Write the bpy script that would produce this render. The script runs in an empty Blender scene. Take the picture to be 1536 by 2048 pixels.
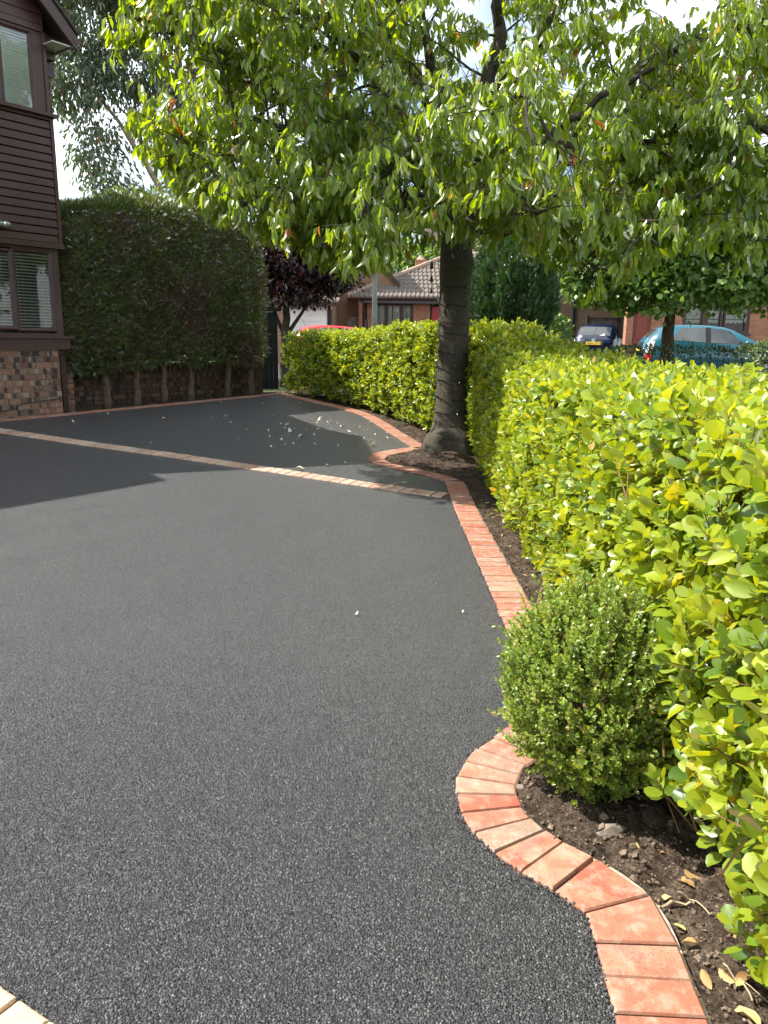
import bpy, bmesh, math, random
import numpy as np
from mathutils import Vector, Matrix, noise

R = math.radians
scene = bpy.context.scene
COL = scene.collection
random.seed(7)
rng = np.random.default_rng(11)

# ------------------------------------------------------------------ camera
EYE = 1.44
cd = bpy.data.cameras.new('camera')
cam = bpy.data.objects.new('camera', cd)
COL.objects.link(cam)
cd.sensor_fit = 'VERTICAL'
cd.sensor_height = 36.0
cd.lens = 1538.0 / 2048.0 * 36.0
cd.clip_start = 0.05
cd.clip_end = 600
cam.matrix_world = (Matrix.Translation((0, 0, EYE)) @ Matrix.Rotation(R(77.5), 4, 'X') @ Matrix.Rotation(R(0.57), 4, 'Z'))
scene.camera = cam

# ------------------------------------------------------------------ sky and sun
SUN_AZ, SUN_EL = R(-81), R(54)          # azimuth clockwise from +Y
w = bpy.data.worlds.new('World')
scene.world = w
w.use_nodes = True
nt = w.node_tree
bg = nt.nodes['Background']
sky = nt.nodes.new('ShaderNodeTexSky')
sky.sky_type = 'NISHITA'
sky.sun_disc = False
sky.sun_elevation = SUN_EL
sky.sun_rotation = SUN_AZ % (2 * math.pi)
sky.air_density = 1.0
sky.dust_density = 2.0
tc = nt.nodes.new('ShaderNodeTexCoord')
nz = nt.nodes.new('ShaderNodeTexNoise')
nz.inputs['Scale'].default_value = 2.2
nz.inputs['Detail'].default_value = 6
rp = nt.nodes.new('ShaderNodeValToRGB')
rp.color_ramp.elements[0].position = 0.42
rp.color_ramp.elements[1].position = 0.62
mx = nt.nodes.new('ShaderNodeMixRGB')
mx.inputs[2].default_value = (11.0, 11.6, 12.0, 1)
nt.links.new(tc.outputs['Generated'], nz.inputs['Vector'])
nt.links.new(nz.outputs['Fac'], rp.inputs['Fac'])
nt.links.new(rp.outputs['Color'], mx.inputs[0])
nt.links.new(sky.outputs['Color'], mx.inputs[1])
nt.links.new(mx.outputs['Color'], bg.inputs['Color'])
bg.inputs['Strength'].default_value = 0.108

sd = bpy.data.lights.new('sun', 'SUN')
sd.energy = 5.0
sd.angle = R(0.53)
sd.color = (1.0, 0.95, 0.86)
sun = bpy.data.objects.new('sun', sd)
COL.objects.link(sun)
sdir = Vector((math.sin(SUN_AZ) * math.cos(SUN_EL), math.cos(SUN_AZ) * math.cos(SUN_EL), math.sin(SUN_EL)))
sun.rotation_euler = sdir.to_track_quat('Z', 'Y').to_euler()
sun.location = (0, 0, 30)

scene.view_settings.view_transform = 'Standard'
scene.view_settings.look = 'None'
scene.view_settings.exposure = 1.08
scene.view_settings.gamma = 1.0
scene.view_settings.use_curve_mapping = False
scene.cycles.max_bounces = 7
scene.cycles.diffuse_bounces = 4
scene.cycles.transmission_bounces = 6
scene.cycles.transparent_max_bounces = 8
scene.cycles.use_denoising = True

# ------------------------------------------------------------------ ground shape
TH = R(37.5)
T2 = (math.sin(TH), math.cos(TH))          # along the house front, away from the camera
N2 = (math.cos(TH), -math.sin(TH))         # out of the house front
HC = (-4.37, 10.5)


def sstep(a, b, x):
    t = np.clip((x - a) / (b - a), 0, 1)
    return t * t * (3 - 2 * t)


def gz(x, y):
    d = (x - HC[0]) * N2[0] + (y - HC[1]) * N2[1]
    t = (x - HC[0]) * T2[0] + (y - HC[1]) * T2[1]
    u = np.clip((7.5 - d) / 7.5, 0, 1)
    v = (u ** 1.35) * (0.44 + 0.022 * np.clip(t, -4, 6))
    k = sstep(12, 18, y)
    return v * (1 - k) + (0.5 + 0.1 * sstep(22, 29, y)) * k


def HP(t, d, z):
    return Vector((HC[0] + T2[0] * t + N2[0] * d, HC[1] + T2[1] * t + N2[1] * d, z))


# ------------------------------------------------------------------ materials
MATS = {}


class NB:
    def __init__(s, name):
        m = bpy.data.materials.new(name)
        m.use_nodes = True
        s.m, s.t = m, m.node_tree
        s.b = s.t.nodes['Principled BSDF']
        s.out = s.t.nodes['Material Output']
        MATS[name] = m

    def n(s, typ, **kw):
        x = s.t.nodes.new(typ)
        for k, v in kw.items():
            if k.startswith('i_'):
                key = k[2:]
                x.inputs[int(key) if key.isdigit() else key.replace('_', ' ')].default_value = v
            else:
                setattr(x, k, v)
        return x

    def l(s, a, b):
        s.t.links.new(a, b)

    def noise(s, vec, scale, detail=4, rough=0.55, dist=0.0):
        x = s.n('ShaderNodeTexNoise')
        x.inputs['Scale'].default_value = scale
        x.inputs['Detail'].default_value = detail
        x.inputs['Roughness'].default_value = rough
        x.inputs['Distortion'].default_value = dist
        if vec is not None:
            s.l(vec, x.inputs['Vector'])
        return x.outputs['Fac']

    def ramp(s, fac, stops, interp='LINEAR'):
        x = s.n('ShaderNodeValToRGB')
        cr = x.color_ramp
        cr.interpolation = interp
        while len(cr.elements) < len(stops):
            cr.elements.new(0.5)
        for e, (p, c) in zip(cr.elements, stops):
            e.position = p
            e.color = (c[0], c[1], c[2], 1) if not isinstance(c, (int, float)) else (c, c, c, 1)
        s.l(fac, x.inputs['Fac'])
        return x.outputs['Color']

    def mix(s, fac, a, b, typ='MIX'):
        x = s.n('ShaderNodeMixRGB', blend_type=typ)
        for i, v in ((0, fac), (1, a), (2, b)):
            if hasattr(v, 'node'):
                s.l(v, x.inputs[i])
            else:
                x.inputs[i].default_value = v if i == 0 else (v[0], v[1], v[2], 1)
        return x.outputs['Color']

    def math(s, op, a, b=0.0):
        x = s.n('ShaderNodeMath', operation=op)
        for i, v in ((0, a), (1, b)):
            if hasattr(v, 'node'):
                s.l(v, x.inputs[i])
            else:
                x.inputs[i].default_value = v
        return x.outputs[0]

    def pos(s):
        return s.n('ShaderNodeNewGeometry').outputs['Position']

    def objc(s):
        return s.n('ShaderNodeTexCoord').outputs['Object']

    def rnd(s):
        return s.n('ShaderNodeObjectInfo').outputs['Random']

    def attr(s, name):
        return s.n('ShaderNodeAttribute', attribute_name=name).outputs['Fac']

    def mapping(s, vec, scale):
        x = s.n('ShaderNodeMapping')
        x.inputs['Scale'].default_value = scale
        s.l(vec, x.inputs['Vector'])
        return x.outputs['Vector']

    def addv(s, vec, val):
        x = s.n('ShaderNodeVectorMath', operation='ADD')
        s.l(vec, x.inputs[0])
        c = s.n('ShaderNodeCombineXYZ')
        for i in range(3):
            s.l(val, c.inputs[i])
        s.l(c.outputs[0], x.inputs[1])
        return x.outputs[0]

    def bump(s, h, strength=0.3, dist=0.01, normal=None):
        x = s.n('ShaderNodeBump')
        x.inputs['Strength'].default_value = strength
        x.inputs['Distance'].default_value = dist
        s.l(h, x.inputs['Height'])
        if normal is not None:
            s.l(normal, x.inputs['Normal'])
        return x.outputs['Normal']

    def set(s, col=None, rough=None, spec=None, normal=None, metal=None):
        for k, v in (('Base Color', col), ('Roughness', rough), ('Specular IOR Level', spec), ('Normal', normal), ('Metallic', metal)):
            if v is None:
                continue
            if hasattr(v, 'node'):
                s.l(v, s.b.inputs[k])
            elif k == 'Base Color':
                s.b.inputs[k].default_value = (v[0], v[1], v[2], 1)
            else:
                s.b.inputs[k].default_value = v
        return s.m


def plain(name, col, rough=0.6, spec=0.4, metal=0.0, var=0.12, scale=9.0):
    b = NB(name)
    p = b.objc()
    f = b.noise(p, scale, 5)
    c = b.ramp(f, [(0.3, [v * (1 - var) for v in col]), (0.7, [v * (1 + var) for v in col])])
    return b.set(col=c, rough=rough, spec=spec, metal=metal)


def leaf_mat(name, stops, trans=0.45, tint=(1.2, 1.25, 0.5), rough=0.4, gloss=0.08, patch=None):
    """leaf: diffuse + light through the blade + waxy reflection; colour differs leaf by leaf (attribute rnd)"""
    b = NB(name)
    b.t.nodes.remove(b.b)
    col = b.ramp(b.attr('rnd'), stops)
    if patch:
        f = b.noise(b.pos(), patch[0], 3)
        fm = b.ramp(f, [(patch[2], 0.0), (patch[3], 1.0)])
        col = b.mix(fm, col, patch[1])
    d = b.n('ShaderNodeBsdfDiffuse')
    t = b.n('ShaderNodeBsdfTranslucent')
    g = b.n('ShaderNodeBsdfGlossy')
    g.inputs['Roughness'].default_value = rough
    b.l(col, d.inputs['Color'])
    tc_ = b.mix(1.0, col, tint, 'MULTIPLY')
    b.l(tc_, t.inputs['Color'])
    m1 = b.n('ShaderNodeMixShader')
    m1.inputs[0].default_value = trans
    b.l(d.outputs[0], m1.inputs[1])
    b.l(t.outputs[0], m1.inputs[2])
    m2 = b.n('ShaderNodeMixShader')
    lw = b.n('ShaderNodeFresnel')
    lw.inputs['IOR'].default_value = 1.42
    f = b.math('ADD', b.math('MULTIPLY', lw.outputs[0], 0.38), gloss * 0.4)
    b.l(f, m2.inputs[0])
    b.l(m1.outputs[0], m2.inputs[1])
    b.l(g.outputs[0], m2.inputs[2])
    b.l(m2.outputs[0], b.out.inputs['Surface'])
    return b.m


def m_asphalt():
    b = NB('asphalt')
    p = b.pos()
    v = b.n('ShaderNodeTexVoronoi')
    v.inputs['Scale'].default_value = 140
    b.l(b.mapping(p, (1, 1, 0.3)), v.inputs['Vector'])
    v2 = b.n('ShaderNodeTexVoronoi')
    v2.inputs['Scale'].default_value = 380
    b.l(b.mapping(p, (1, 1, 0.3)), v2.inputs['Vector'])
    sep = b.n('ShaderNodeSeparateColor')
    b.l(v.outputs['Color'], sep.inputs[0])
    big = b.noise(p, 0.55, 3)
    mid = b.noise(p, 7.0, 4)
    c = b.ramp(sep.outputs[0], [(0.0, (0.034, 0.035, 0.038)), (0.5, (0.074, 0.075, 0.080)), (0.82, (0.132, 0.133, 0.138)), (0.96, (0.20, 0.20, 0.205)), (1.0, (0.28, 0.28, 0.275))])  # kept paler than the near stones: grazing sheen put into the colour
    c = b.mix(b.ramp(big, [(0.35, 0.0), (0.7, 0.4)]), c, (0.11, 0.111, 0.114))
    c = b.mix(b.ramp(mid, [(0.45, 0.0), (0.75, 0.3)]), c, (0.030, 0.030, 0.033))
    c = b.mix(b.ramp(v.outputs['Distance'], [(0.30, 0.0), (0.62, 0.85)]), c, (0.006, 0.006, 0.007))
    # each stone has its own facet tilt
    vm = b.n('ShaderNodeVectorMath', operation='SUBTRACT')
    b.l(v.outputs['Color'], vm.inputs[0])
    vm.inputs[1].default_value = (0.5, 0.5, 0.5)
    vs = b.n('ShaderNodeVectorMath', operation='SCALE')
    b.l(vm.outputs[0], vs.inputs[0])
    vs.inputs['Scale'].default_value = 0.95
    va = b.n('ShaderNodeVectorMath', operation='ADD')
    geo = b.n('ShaderNodeNewGeometry')
    b.l(geo.outputs['Normal'], va.inputs[0])
    b.l(vs.outputs[0], va.inputs[1])
    vn = b.n('ShaderNodeVectorMath', operation='NORMALIZE')
    b.l(va.outputs[0], vn.inputs[0])
    h = b.math('ADD', b.math('MULTIPLY', v.outputs['Distance'], -1.0), b.math('MULTIPLY', v2.outputs['Distance'], -0.35))
    nrm = b.bump(h, 1.0, 0.009, vn.outputs[0])
    return b.set(col=c, rough=0.37, spec=0.85, normal=nrm)


def m_paver(name, stops, dust=(0.42, 0.33, 0.26), dustamt=0.65):
    b = NB(name)
    r = b.rnd()
    p = b.addv(b.pos(), b.math('MULTIPLY', r, 37.0))
    base = b.ramp(r, stops)
    r2 = b.math('FRACT', b.math('MULTIPLY', r, 7.31))
    other = b.ramp(r2, stops)
    f = b.noise(p, 9, 3, 0.5, 0.6)
    c = b.mix(b.ramp(f, [(0.40, 0.0), (0.56, 0.9)]), base, other)
    fs = b.noise(b.mapping(p, (1, .35, 1)), 34, 4, 0.6, 1.0)
    r3 = b.math('FRACT', b.math('MULTIPLY', r, 3.77))
    c = b.mix(b.ramp(fs, [(0.50, 0.0), (0.66, 0.75)]), c, b.ramp(r3, stops))
    sp = b.noise(p, 260, 2)
    c = b.mix(b.ramp(sp, [(0.35, 0.6), (0.5, 0.0)]), c, (0.11, 0.065, 0.05))
    d = b.noise(p, 22, 6, 0.65)
    c = b.mix(b.ramp(d, [(0.48, 0.0), (0.72, dustamt)]), c, dust)
    st = b.noise(p, 5, 4)
    c = b.mix(b.ramp(st, [(0.55, 0.0), (0.72, 0.6)]), c, (0.22, 0.19, 0.17))
    nrm = b.bump(b.math('ADD', sp, b.noise(p, 60, 4)), 0.25, 0.004)
    return b.set(col=c, rough=0.85, spec=0.25, normal=nrm)


def m_rustic(name, dark=1.0):
    """rustic facing brick: pinkish brown with black kiln marks"""
    b = NB(name)
    r = b.rnd()
    p = b.addv(b.pos(), b.math('MULTIPLY', r, 23.0))
    k = dark
    base = b.ramp(r, [(0.0, (0.20 * k, 0.10 * k, 0.07 * k)), (0.35, (0.30 * k, 0.16 * k, 0.11 * k)), (0.6, (0.36 * k, 0.21 * k, 0.14 * k)), (0.8, (0.17 * k, 0.11 * k, 0.09 * k)), (1.0, (0.42 * k, 0.27 * k, 0.19 * k))])
    pf = b.mapping(p, (1, 1, 0.0))
    f = b.noise(pf, 11.0, 1, 0.3)
    c = b.mix(b.ramp(f, [(0.55, 0.0), (0.585, 0.88)]), base, (0.035, 0.033, 0.035))
    f2 = b.noise(b.mapping(p, (1, 1, 0.25)), 14.0, 2, 0.4)
    c = b.mix(b.ramp(f2, [(0.60, 0.0), (0.66, 0.7)]), c, (0.5 * k, 0.36 * k, 0.27 * k))
    g = b.noise(p, 90, 4)
    c = b.mix(b.ramp(g, [(0.4, 0.35), (0.6, 0.0)]), c, (0.08, 0.06, 0.05))
    return b.set(col=c, rough=0.9, spec=0.2, normal=b.bump(g, 0.5, 0.006))


def m_walltex(name, c1, c2, mort, darkmix=None):
    """far brickwork, local axis aligned walls"""
    b = NB(name)
    p = b.objc()
    s = b.n('ShaderNodeSeparateXYZ')
    b.l(p, s.inputs[0])
    cb = b.n('ShaderNodeCombineXYZ')
    b.l(b.math('ADD', s.outputs[0], s.outputs[1]), cb.inputs[0])
    b.l(s.outputs[2], cb.inputs[1])
    t = b.n('ShaderNodeTexBrick')
    t.inputs['Scale'].default_value = 1.0
    t.inputs['Brick Width'].default_value = 0.225
    t.inputs['Row Height'].default_value = 0.075
    t.inputs['Mortar Size'].default_value = 0.008
    t.inputs['Mortar Smooth'].default_value = 0.2
    t.inputs['Bias'].default_value = 0.0
    t.inputs['Color1'].default_value = (*c1, 1)
    t.inputs['Color2'].default_value = (*c2, 1)
    t.inputs['Mortar'].default_value = (*mort, 1)
    b.l(cb.outputs[0], t.inputs['Vector'])
    n = b.noise(p, 4, 5)
    c = b.mix(b.ramp(n, [(0.35, 0.35), (0.65, 0.0)]), t.outputs['Color'], [v * 0.55 for v in c1])
    if darkmix:
        # alternate dark headers, as in a patterned gable
        w2 = b.n('ShaderNodeTexBrick')
        for k, v in (('Scale', 1.0), ('Brick Width', 0.17), ('Row Height', 0.075), ('Mortar Size', 0.035), ('Mortar Smooth', 0.1)):
            w2.inputs[k].default_value = v
        w2.inputs['Color1'].default_value = (1, 1, 1, 1)
        w2.inputs['Color2'].default_value = (1, 1, 1, 1)
        w2.inputs['Mortar'].default_value = (0, 0, 0, 1)
        b.l(cb.outputs[0], w2.inputs['Vector'])
        c = b.mix(b.math('MULTIPLY', w2.outputs['Color'], 0.85), c, darkmix)
    nr = b.bump(b.math('MULTIPLY', t.outputs['Fac'], -1.0), 0.5, 0.01)
    return b.set(col=c, rough=0.9, spec=0.2, normal=nr)


def m_mahogany():
    b = NB('mahogany_upvc')
    p = b.objc()
    g = b.noise(b.mapping(p, (4, 4, 60)), 3.0, 5, 0.6, 1.2)
    r = b.rnd()
    c = b.ramp(g, [(0.3, (0.040, 0.017, 0.015)), (0.55, (0.072, 0.029, 0.024)), (0.75, (0.105, 0.046, 0.037))])
    c = b.mix(b.math('MULTIPLY', r, 0.35), c, (0.045, 0.028, 0.028))
    n2 = b.noise(p, 1.7, 3)
    c = b.mix(b.ramp(n2, [(0.5, 0.0), (0.75, 0.3)]), c, (0.10, 0.075, 0.075))
    return b.set(col=c, rough=0.42, spec=0.5, normal=b.bump(g, 0.12, 0.003))


def m_bark():
    b = NB('cherry_bark')
    p = b.objc()
    band = b.noise(b.mapping(p, (5.5, 5.5, 60)), 1.0, 6, 0.7, 1.6)
    fine = b.noise(b.mapping(p, (10, 10, 170)), 1.0, 3, 0.6, 0.4)
    patch = b.noise(p, 4.0, 5)
    c = b.ramp(band, [(0.30, (0.034, 0.029, 0.022)), (0.5, (0.070, 0.059, 0.045)), (0.72, (0.115, 0.096, 0.073))])
    c = b.mix(b.ramp(patch, [(0.5, 0.0), (0.72, 0.55)]), c, (0.055, 0.062, 0.040))
    c = b.mix(b.ramp(fine, [(0.62, 0.0), (0.72, 0.5)]), c, (0.22, 0.19, 0.15))
    ms = b.noise(b.mapping(p, (7, 7, 1.6)), 1.0, 5, 0.65)
    c = b.mix(b.ramp(ms, [(0.56, 0.0), (0.70, 0.75)]), c, (0.022, 0.026, 0.014))
    li = b.noise(p, 13, 5, 0.65)
    c = b.mix(b.ramp(li, [(0.60, 0.0), (0.68, 0.55)]), c, (0.20, 0.19, 0.155))
    h = b.math('ADD', band, b.math('MULTIPLY', fine, 0.5))
    return b.set(col=c, rough=0.85, spec=0.25, normal=b.bump(h, 0.6, 0.008))


def m_soil():
    b = NB('soil')
    p = b.pos()
    f = b.noise(p, 11, 6, 0.65)
    g = b.noise(p, 120, 4, 0.7)
    c = b.ramp(f, [(0.3, (0.060, 0.042, 0.030)), (0.5, (0.14, 0.103, 0.075)), (0.7, (0.27, 0.21, 0.155))])
    c = b.mix(b.ramp(g, [(0.35, 0.7), (0.55, 0.0)]), c, (0.025, 0.018, 0.014))
    c = b.mix(b.ramp(g, [(0.60, 0.0), (0.72, 0.7)]), c, (0.30, 0.24, 0.18))
    k = b.noise(p, 46, 5, 0.7)
    c = b.mix(b.ramp(k, [(0.40, 0.8), (0.50, 0.0)]), c, (0.028, 0.019, 0.014))
    return b.set(col=c, rough=0.95, spec=0.15, normal=b.bump(k, 1.0, 0.03, b.bump(g, 1.0, 0.02)))


def m_glass(name, tint=(0.97, 1.0, 0.99), refl=1.0):
    b = NB(name)
    b.t.nodes.remove(b.b)
    g = b.n('ShaderNodeBsdfGlossy')
    g.inputs['Roughness'].default_value = 0.0
    t = b.n('ShaderNodeBsdfTransparent')
    t.inputs['Color'].default_value = (*tint, 1)
    f = b.n('ShaderNodeFresnel')
    f.inputs['IOR'].default_value = 1.9
    m = b.n('ShaderNodeMixShader')
    b.l(b.math('MULTIPLY', f.outputs[0], refl), m.inputs[0])
    b.l(t.outputs[0], m.inputs[1])
    b.l(g.outputs[0], m.inputs[2])
    b.l(m.outputs[0], b.out.inputs['Surface'])
    return b.m


m_asphalt()
TERRA = [(0.0, (0.29, 0.075, 0.047)), (0.16, (0.32, 0.125, 0.075)), (0.36, (0.34, 0.180, 0.115)), (0.5, (0.30, 0.095, 0.060)), (0.68, (0.36, 0.225, 0.145)), (0.8, (0.23, 0.175, 0.140)), (0.9, (0.31, 0.115, 0.072)), (1.0, (0.34, 0.160, 0.100))]
m_paver('brindle_paver', TERRA)
m_paver('pale_paver', [(0.0, (0.36, 0.19, 0.14)), (0.25, (0.46, 0.37, 0.28)), (0.5, (0.44, 0.31, 0.22)), (0.75, (0.34, 0.15, 0.11)), (1.0, (0.50, 0.40, 0.28))], (0.52, 0.46, 0.38), 0.5)
m_paver('cream_paver', [(0.0, (0.56, 0.45, 0.26)), (1.0, (0.57, 0.39, 0.25))], (0.58, 0.50, 0.34), 0.4)
m_rustic('rustic_brick', 0.86)
m_rustic('garden_brick', 0.46)
m_mahogany()
m_bark()
m_soil()
plain('mortar', (0.26, 0.21, 0.16), 0.95, 0.1, var=0.3, scale=30)
plain('dark_mortar', (0.085, 0.068, 0.05), 0.95, 0.1, var=0.3, scale=30)
plain('concrete', (0.33, 0.29, 0.24), 0.95, 0.15, var=0.35, scale=40)
plain('joint_sand', (0.15, 0.12, 0.095), 0.95, 0.1, var=0.4, scale=60)
plain('black_plastic', (0.012, 0.012, 0.013), 0.4, 0.5)
plain('brown_pvc', (0.050, 0.024, 0.018), 0.4, 0.5)
plain('white_pvc', (0.78, 0.78, 0.76), 0.45, 0.5, var=0.04)
plain('soffit_board', (0.50, 0.52, 0.44), 0.6, 0.3)
plain('roof_tile_dark', (0.070, 0.055, 0.050), 0.85, 0.25, var=0.35, scale=20)
plain('blind_white', (0.93, 0.97, 0.98), 0.5, 0.3, var=0.03)
plain('blind_slat_white', (0.80, 0.84, 0.82), 0.45, 0.3, var=0.03)
plain('room_dark', (0.10, 0.10, 0.10), 0.9, 0.1)
plain('chrome', (0.75, 0.76, 0.78), 0.18, 0.5, metal=1.0, var=0.02)
plain('pale_mark', (0.30, 0.27, 0.20), 0.9, 0.1)
m_glass('window_glass')
m_glass('far_glass', (0.92, 0.95, 0.93), 1.0)
plain('twig_brown', (0.13, 0.085, 0.045), 0.8, 0.2, var=0.4, scale=30)
plain('hedge_twig', (0.22, 0.13, 0.05), 0.7, 0.25, var=0.4, scale=30)
plain('dead_wood', (0.075, 0.055, 0.038), 0.95, 0.1, var=0.4, scale=12)
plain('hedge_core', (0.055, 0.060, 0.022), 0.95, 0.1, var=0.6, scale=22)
plain('dark_core', (0.018, 0.030, 0.012), 0.95, 0.1, var=0.5, scale=14)
plain('conifer_trunk', (0.13, 0.095, 0.065), 0.95, 0.1, var=0.45, scale=20)
plain('branch_bark', (0.075, 0.062, 0.050), 0.85, 0.2, var=0.45, scale=18)
plain('pale_trunk', (0.30, 0.22, 0.17), 0.8, 0.2, var=0.3, scale=6)
plain('dry_soil', (0.135, 0.098, 0.071), 0.95, 0.1, var=0.75, scale=28)
plain('stone_grey', (0.17, 0.14, 0.115), 0.9, 0.2, var=0.35, scale=25)
plain('tarmac_chip', (0.035, 0.036, 0.038), 0.5, 0.5, var=0.5, scale=90)
plain('straw', (0.34, 0.27, 0.17), 0.8, 0.2)
plain('grass_ground', (0.06, 0.085, 0.03), 0.95, 0.1, var=0.5, scale=3)
plain('far_road', (0.075, 0.075, 0.075), 0.9, 0.2)
plain('lamp_steel', (0.17, 0.185, 0.155), 0.6, 0.4, var=0.25, scale=6)
plain('red_door', (0.42, 0.035, 0.045), 0.4, 0.5, var=0.06)
plain('dull_red_door', (0.22, 0.05, 0.035), 0.6, 0.4, var=0.1)
plain('grey_fascia', (0.16, 0.15, 0.15), 0.6, 0.3)
plain('dark_timber', (0.055, 0.042, 0.034), 0.85, 0.2, var=0.4, scale=9)
plain('grey_timber', (0.17, 0.14, 0.11), 0.9, 0.15, var=0.35, scale=9)
plain('black_timber', (0.012, 0.015, 0.015), 0.8, 0.2)
plain('curtain', (0.82, 0.82, 0.78), 0.9, 0.1, var=0.1, scale=14)
plain('pantile', (0.185, 0.16, 0.138), 0.9, 0.2, var=0.3, scale=7)
plain('ridge_tile', (0.33, 0.24, 0.19), 0.9, 0.2, var=0.2, scale=6)
plain('garage_white', (0.80, 0.80, 0.77), 0.5, 0.4, var=0.03)
plain('paint_navy', (0.006, 0.011, 0.034), 0.18, 0.7, var=0.03)
plain('paint_teal', (0.015, 0.105, 0.155), 0.2, 0.7, var=0.03)
plain('paint_red', (0.55, 0.02, 0.035), 0.2, 0.7, var=0.03)
plain('lamp_red', (0.42, 0.01, 0.015), 0.2, 0.6)
plain('lamp_white', (0.70, 0.72, 0.72), 0.2, 0.6)
plain('plate_yellow', (0.70, 0.50, 0.04), 0.5, 0.4)
plain('tyre', (0.015, 0.015, 0.015), 0.8, 0.2)
plain('alloy', (0.45, 0.46, 0.47), 0.35, 0.5, metal=0.8)
plain('car_inside', (0.02, 0.02, 0.022), 0.8, 0.2)
m_glass('car_glass', (0.40, 0.44, 0.43), 1.0)
plain('wind_bell', (0.10, 0.045, 0.025), 0.7, 0.3)
m_walltex('red_brick', (0.34, 0.13, 0.075), (0.42, 0.19, 0.11), (0.36, 0.26, 0.19))
m_walltex('patterned_brick', (0.34, 0.20, 0.12), (0.30, 0.17, 0.10), (0.30, 0.22, 0.15), (0.035, 0.028, 0.028))
m_walltex('buff_brick', (0.34, 0.20, 0.13), (0.26, 0.15, 0.10), (0.36, 0.29, 0.22))

leaf_mat('cherry_leaf', [(0.0, (0.090, 0.165, 0.014)), (0.45, (0.140, 0.225, 0.018)), (0.85, (0.195, 0.280, 0.022)), (0.965, (0.23, 0.30, 0.03)), (0.985, (0.30, 0.13, 0.03)), (1.0, (0.32, 0.10, 0.03))], 0.64, (3.1, 2.5, 0.35), 0.38, 0.07)
leaf_mat('griselinia_leaf', [(0.0, (0.060, 0.130, 0.016)), (0.3, (0.160, 0.260, 0.020)), (0.65, (0.270, 0.360, 0.024)), (0.93, (0.36, 0.43, 0.034)), (0.98, (0.44, 0.38, 0.04)), (1.0, (0.40, 0.27, 0.10))], 0.50, (2.1, 1.7, 0.30), 0.36, 0.08, patch=(38, (0.36, 0.26, 0.07), 0.70, 0.76))
leaf_mat('box_leaf', [(0.0, (0.105, 0.19, 0.026)), (0.4, (0.19, 0.29, 0.040)), (0.8, (0.30, 0.39, 0.065)), (0.93, (0.40, 0.46, 0.11)), (1.0, (0.42, 0.30, 0.15))], 0.42, (1.7, 1.55, 0.45), 0.35, 0.08)
leaf_mat('conifer_spray', [(0.0, (0.042, 0.078, 0.015)), (0.5, (0.075, 0.125, 0.021)), (1.0, (0.135, 0.185, 0.032))], 0.35, (2.0, 1.7, 0.5), 0.5, 0.04, patch=(1.1, (0.13, 0.095, 0.06), 0.50, 0.66))
leaf_mat('dark_conifer_spray', [(0.0, (0.014, 0.050, 0.010)), (0.6, (0.028, 0.085, 0.015)), (1.0, (0.06, 0.135, 0.024))], 0.28, (1.5, 1.5, 0.5), 0.5, 0.04)
leaf_mat('plum_leaf', [(0.0, (0.016, 0.007, 0.010)), (0.6, (0.036, 0.011, 0.016)), (0.93, (0.075, 0.016, 0.022)), (1.0, (0.28, 0.035, 0.03))], 0.25, (1.8, 0.7, 0.7), 0.35, 0.09)
leaf_mat('lime_leaf', [(0.0, (0.060, 0.130, 0.024)), (0.6, (0.100, 0.190, 0.034)), (1.0, (0.170, 0.270, 0.052))], 0.46, (2.3, 2.0, 0.5), 0.4, 0.07)
leaf_mat('gum_leaf', [(0.0, (0.075, 0.120, 0.075)), (0.6, (0.115, 0.170, 0.095)), (0.94, (0.16, 0.20, 0.11)), (1.0, (0.36, 0.12, 0.06))], 0.42, (1.6, 1.6, 0.9), 0.4, 0.08)
leaf_mat('sunny_leaf', [(0.0, (0.09, 0.15, 0.03)), (0.6, (0.15, 0.22, 0.04)), (1.0, (0.26, 0.31, 0.06))], 0.45, (1.3, 1.25, 0.5), 0.45, 0.06)
leaf_mat('laurel_leaf', [(0.0, (0.05, 0.12, 0.02)), (0.6, (0.09, 0.18, 0.03)), (1.0, (0.18, 0.28, 0.045))], 0.35, (1.3, 1.25, 0.5), 0.35, 0.09)
leaf_mat('darkhedge_leaf', [(0.0, (0.020, 0.045, 0.015)), (0.7, (0.038, 0.075, 0.022)), (1.0, (0.085, 0.11, 0.03))], 0.25, (1.3, 1.25, 0.5), 0.4, 0.06)
leaf_mat('variegated_leaf', [(0.0, (0.09, 0.16, 0.05)), (0.5, (0.16, 0.24, 0.08)), (0.8, (0.45, 0.45, 0.20)), (1.0, (0.55, 0.53, 0.28))], 0.3, (1.1, 1.1, 0.6), 0.4, 0.07)
leaf_mat('dead_leaf', [(0.0, (0.22, 0.12, 0.05)), (0.4, (0.42, 0.24, 0.09)), (0.75, (0.50, 0.36, 0.16)), (1.0, (0.42, 0.44, 0.16))], 0.25, (1.2, 1.0, 0.6), 0.6, 0.04)
leaf_mat('dropped_leaf', [(0.0, (0.60, 0.60, 0.44)), (0.6, (0.74, 0.73, 0.58)), (1.0, (0.52, 0.36, 0.20))], 0.2, (1.1, 1.1, 0.7), 0.4, 0.08)

# ------------------------------------------------------------------ object helpers
PINV = {}


def link(o, parent=None):
    COL.objects.link(o)
    if parent is not None:
        o.parent = parent
        o.matrix_parent_inverse = PINV.get(parent.name, Matrix())
    return o


def tag(o, label=None, cat=None, group=None, kind=None):
    if label:
        o['label'] = label
    if cat:
        o['category'] = cat
    if group:
        o['group'] = group
    if kind:
        o['kind'] = kind
    return o


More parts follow.
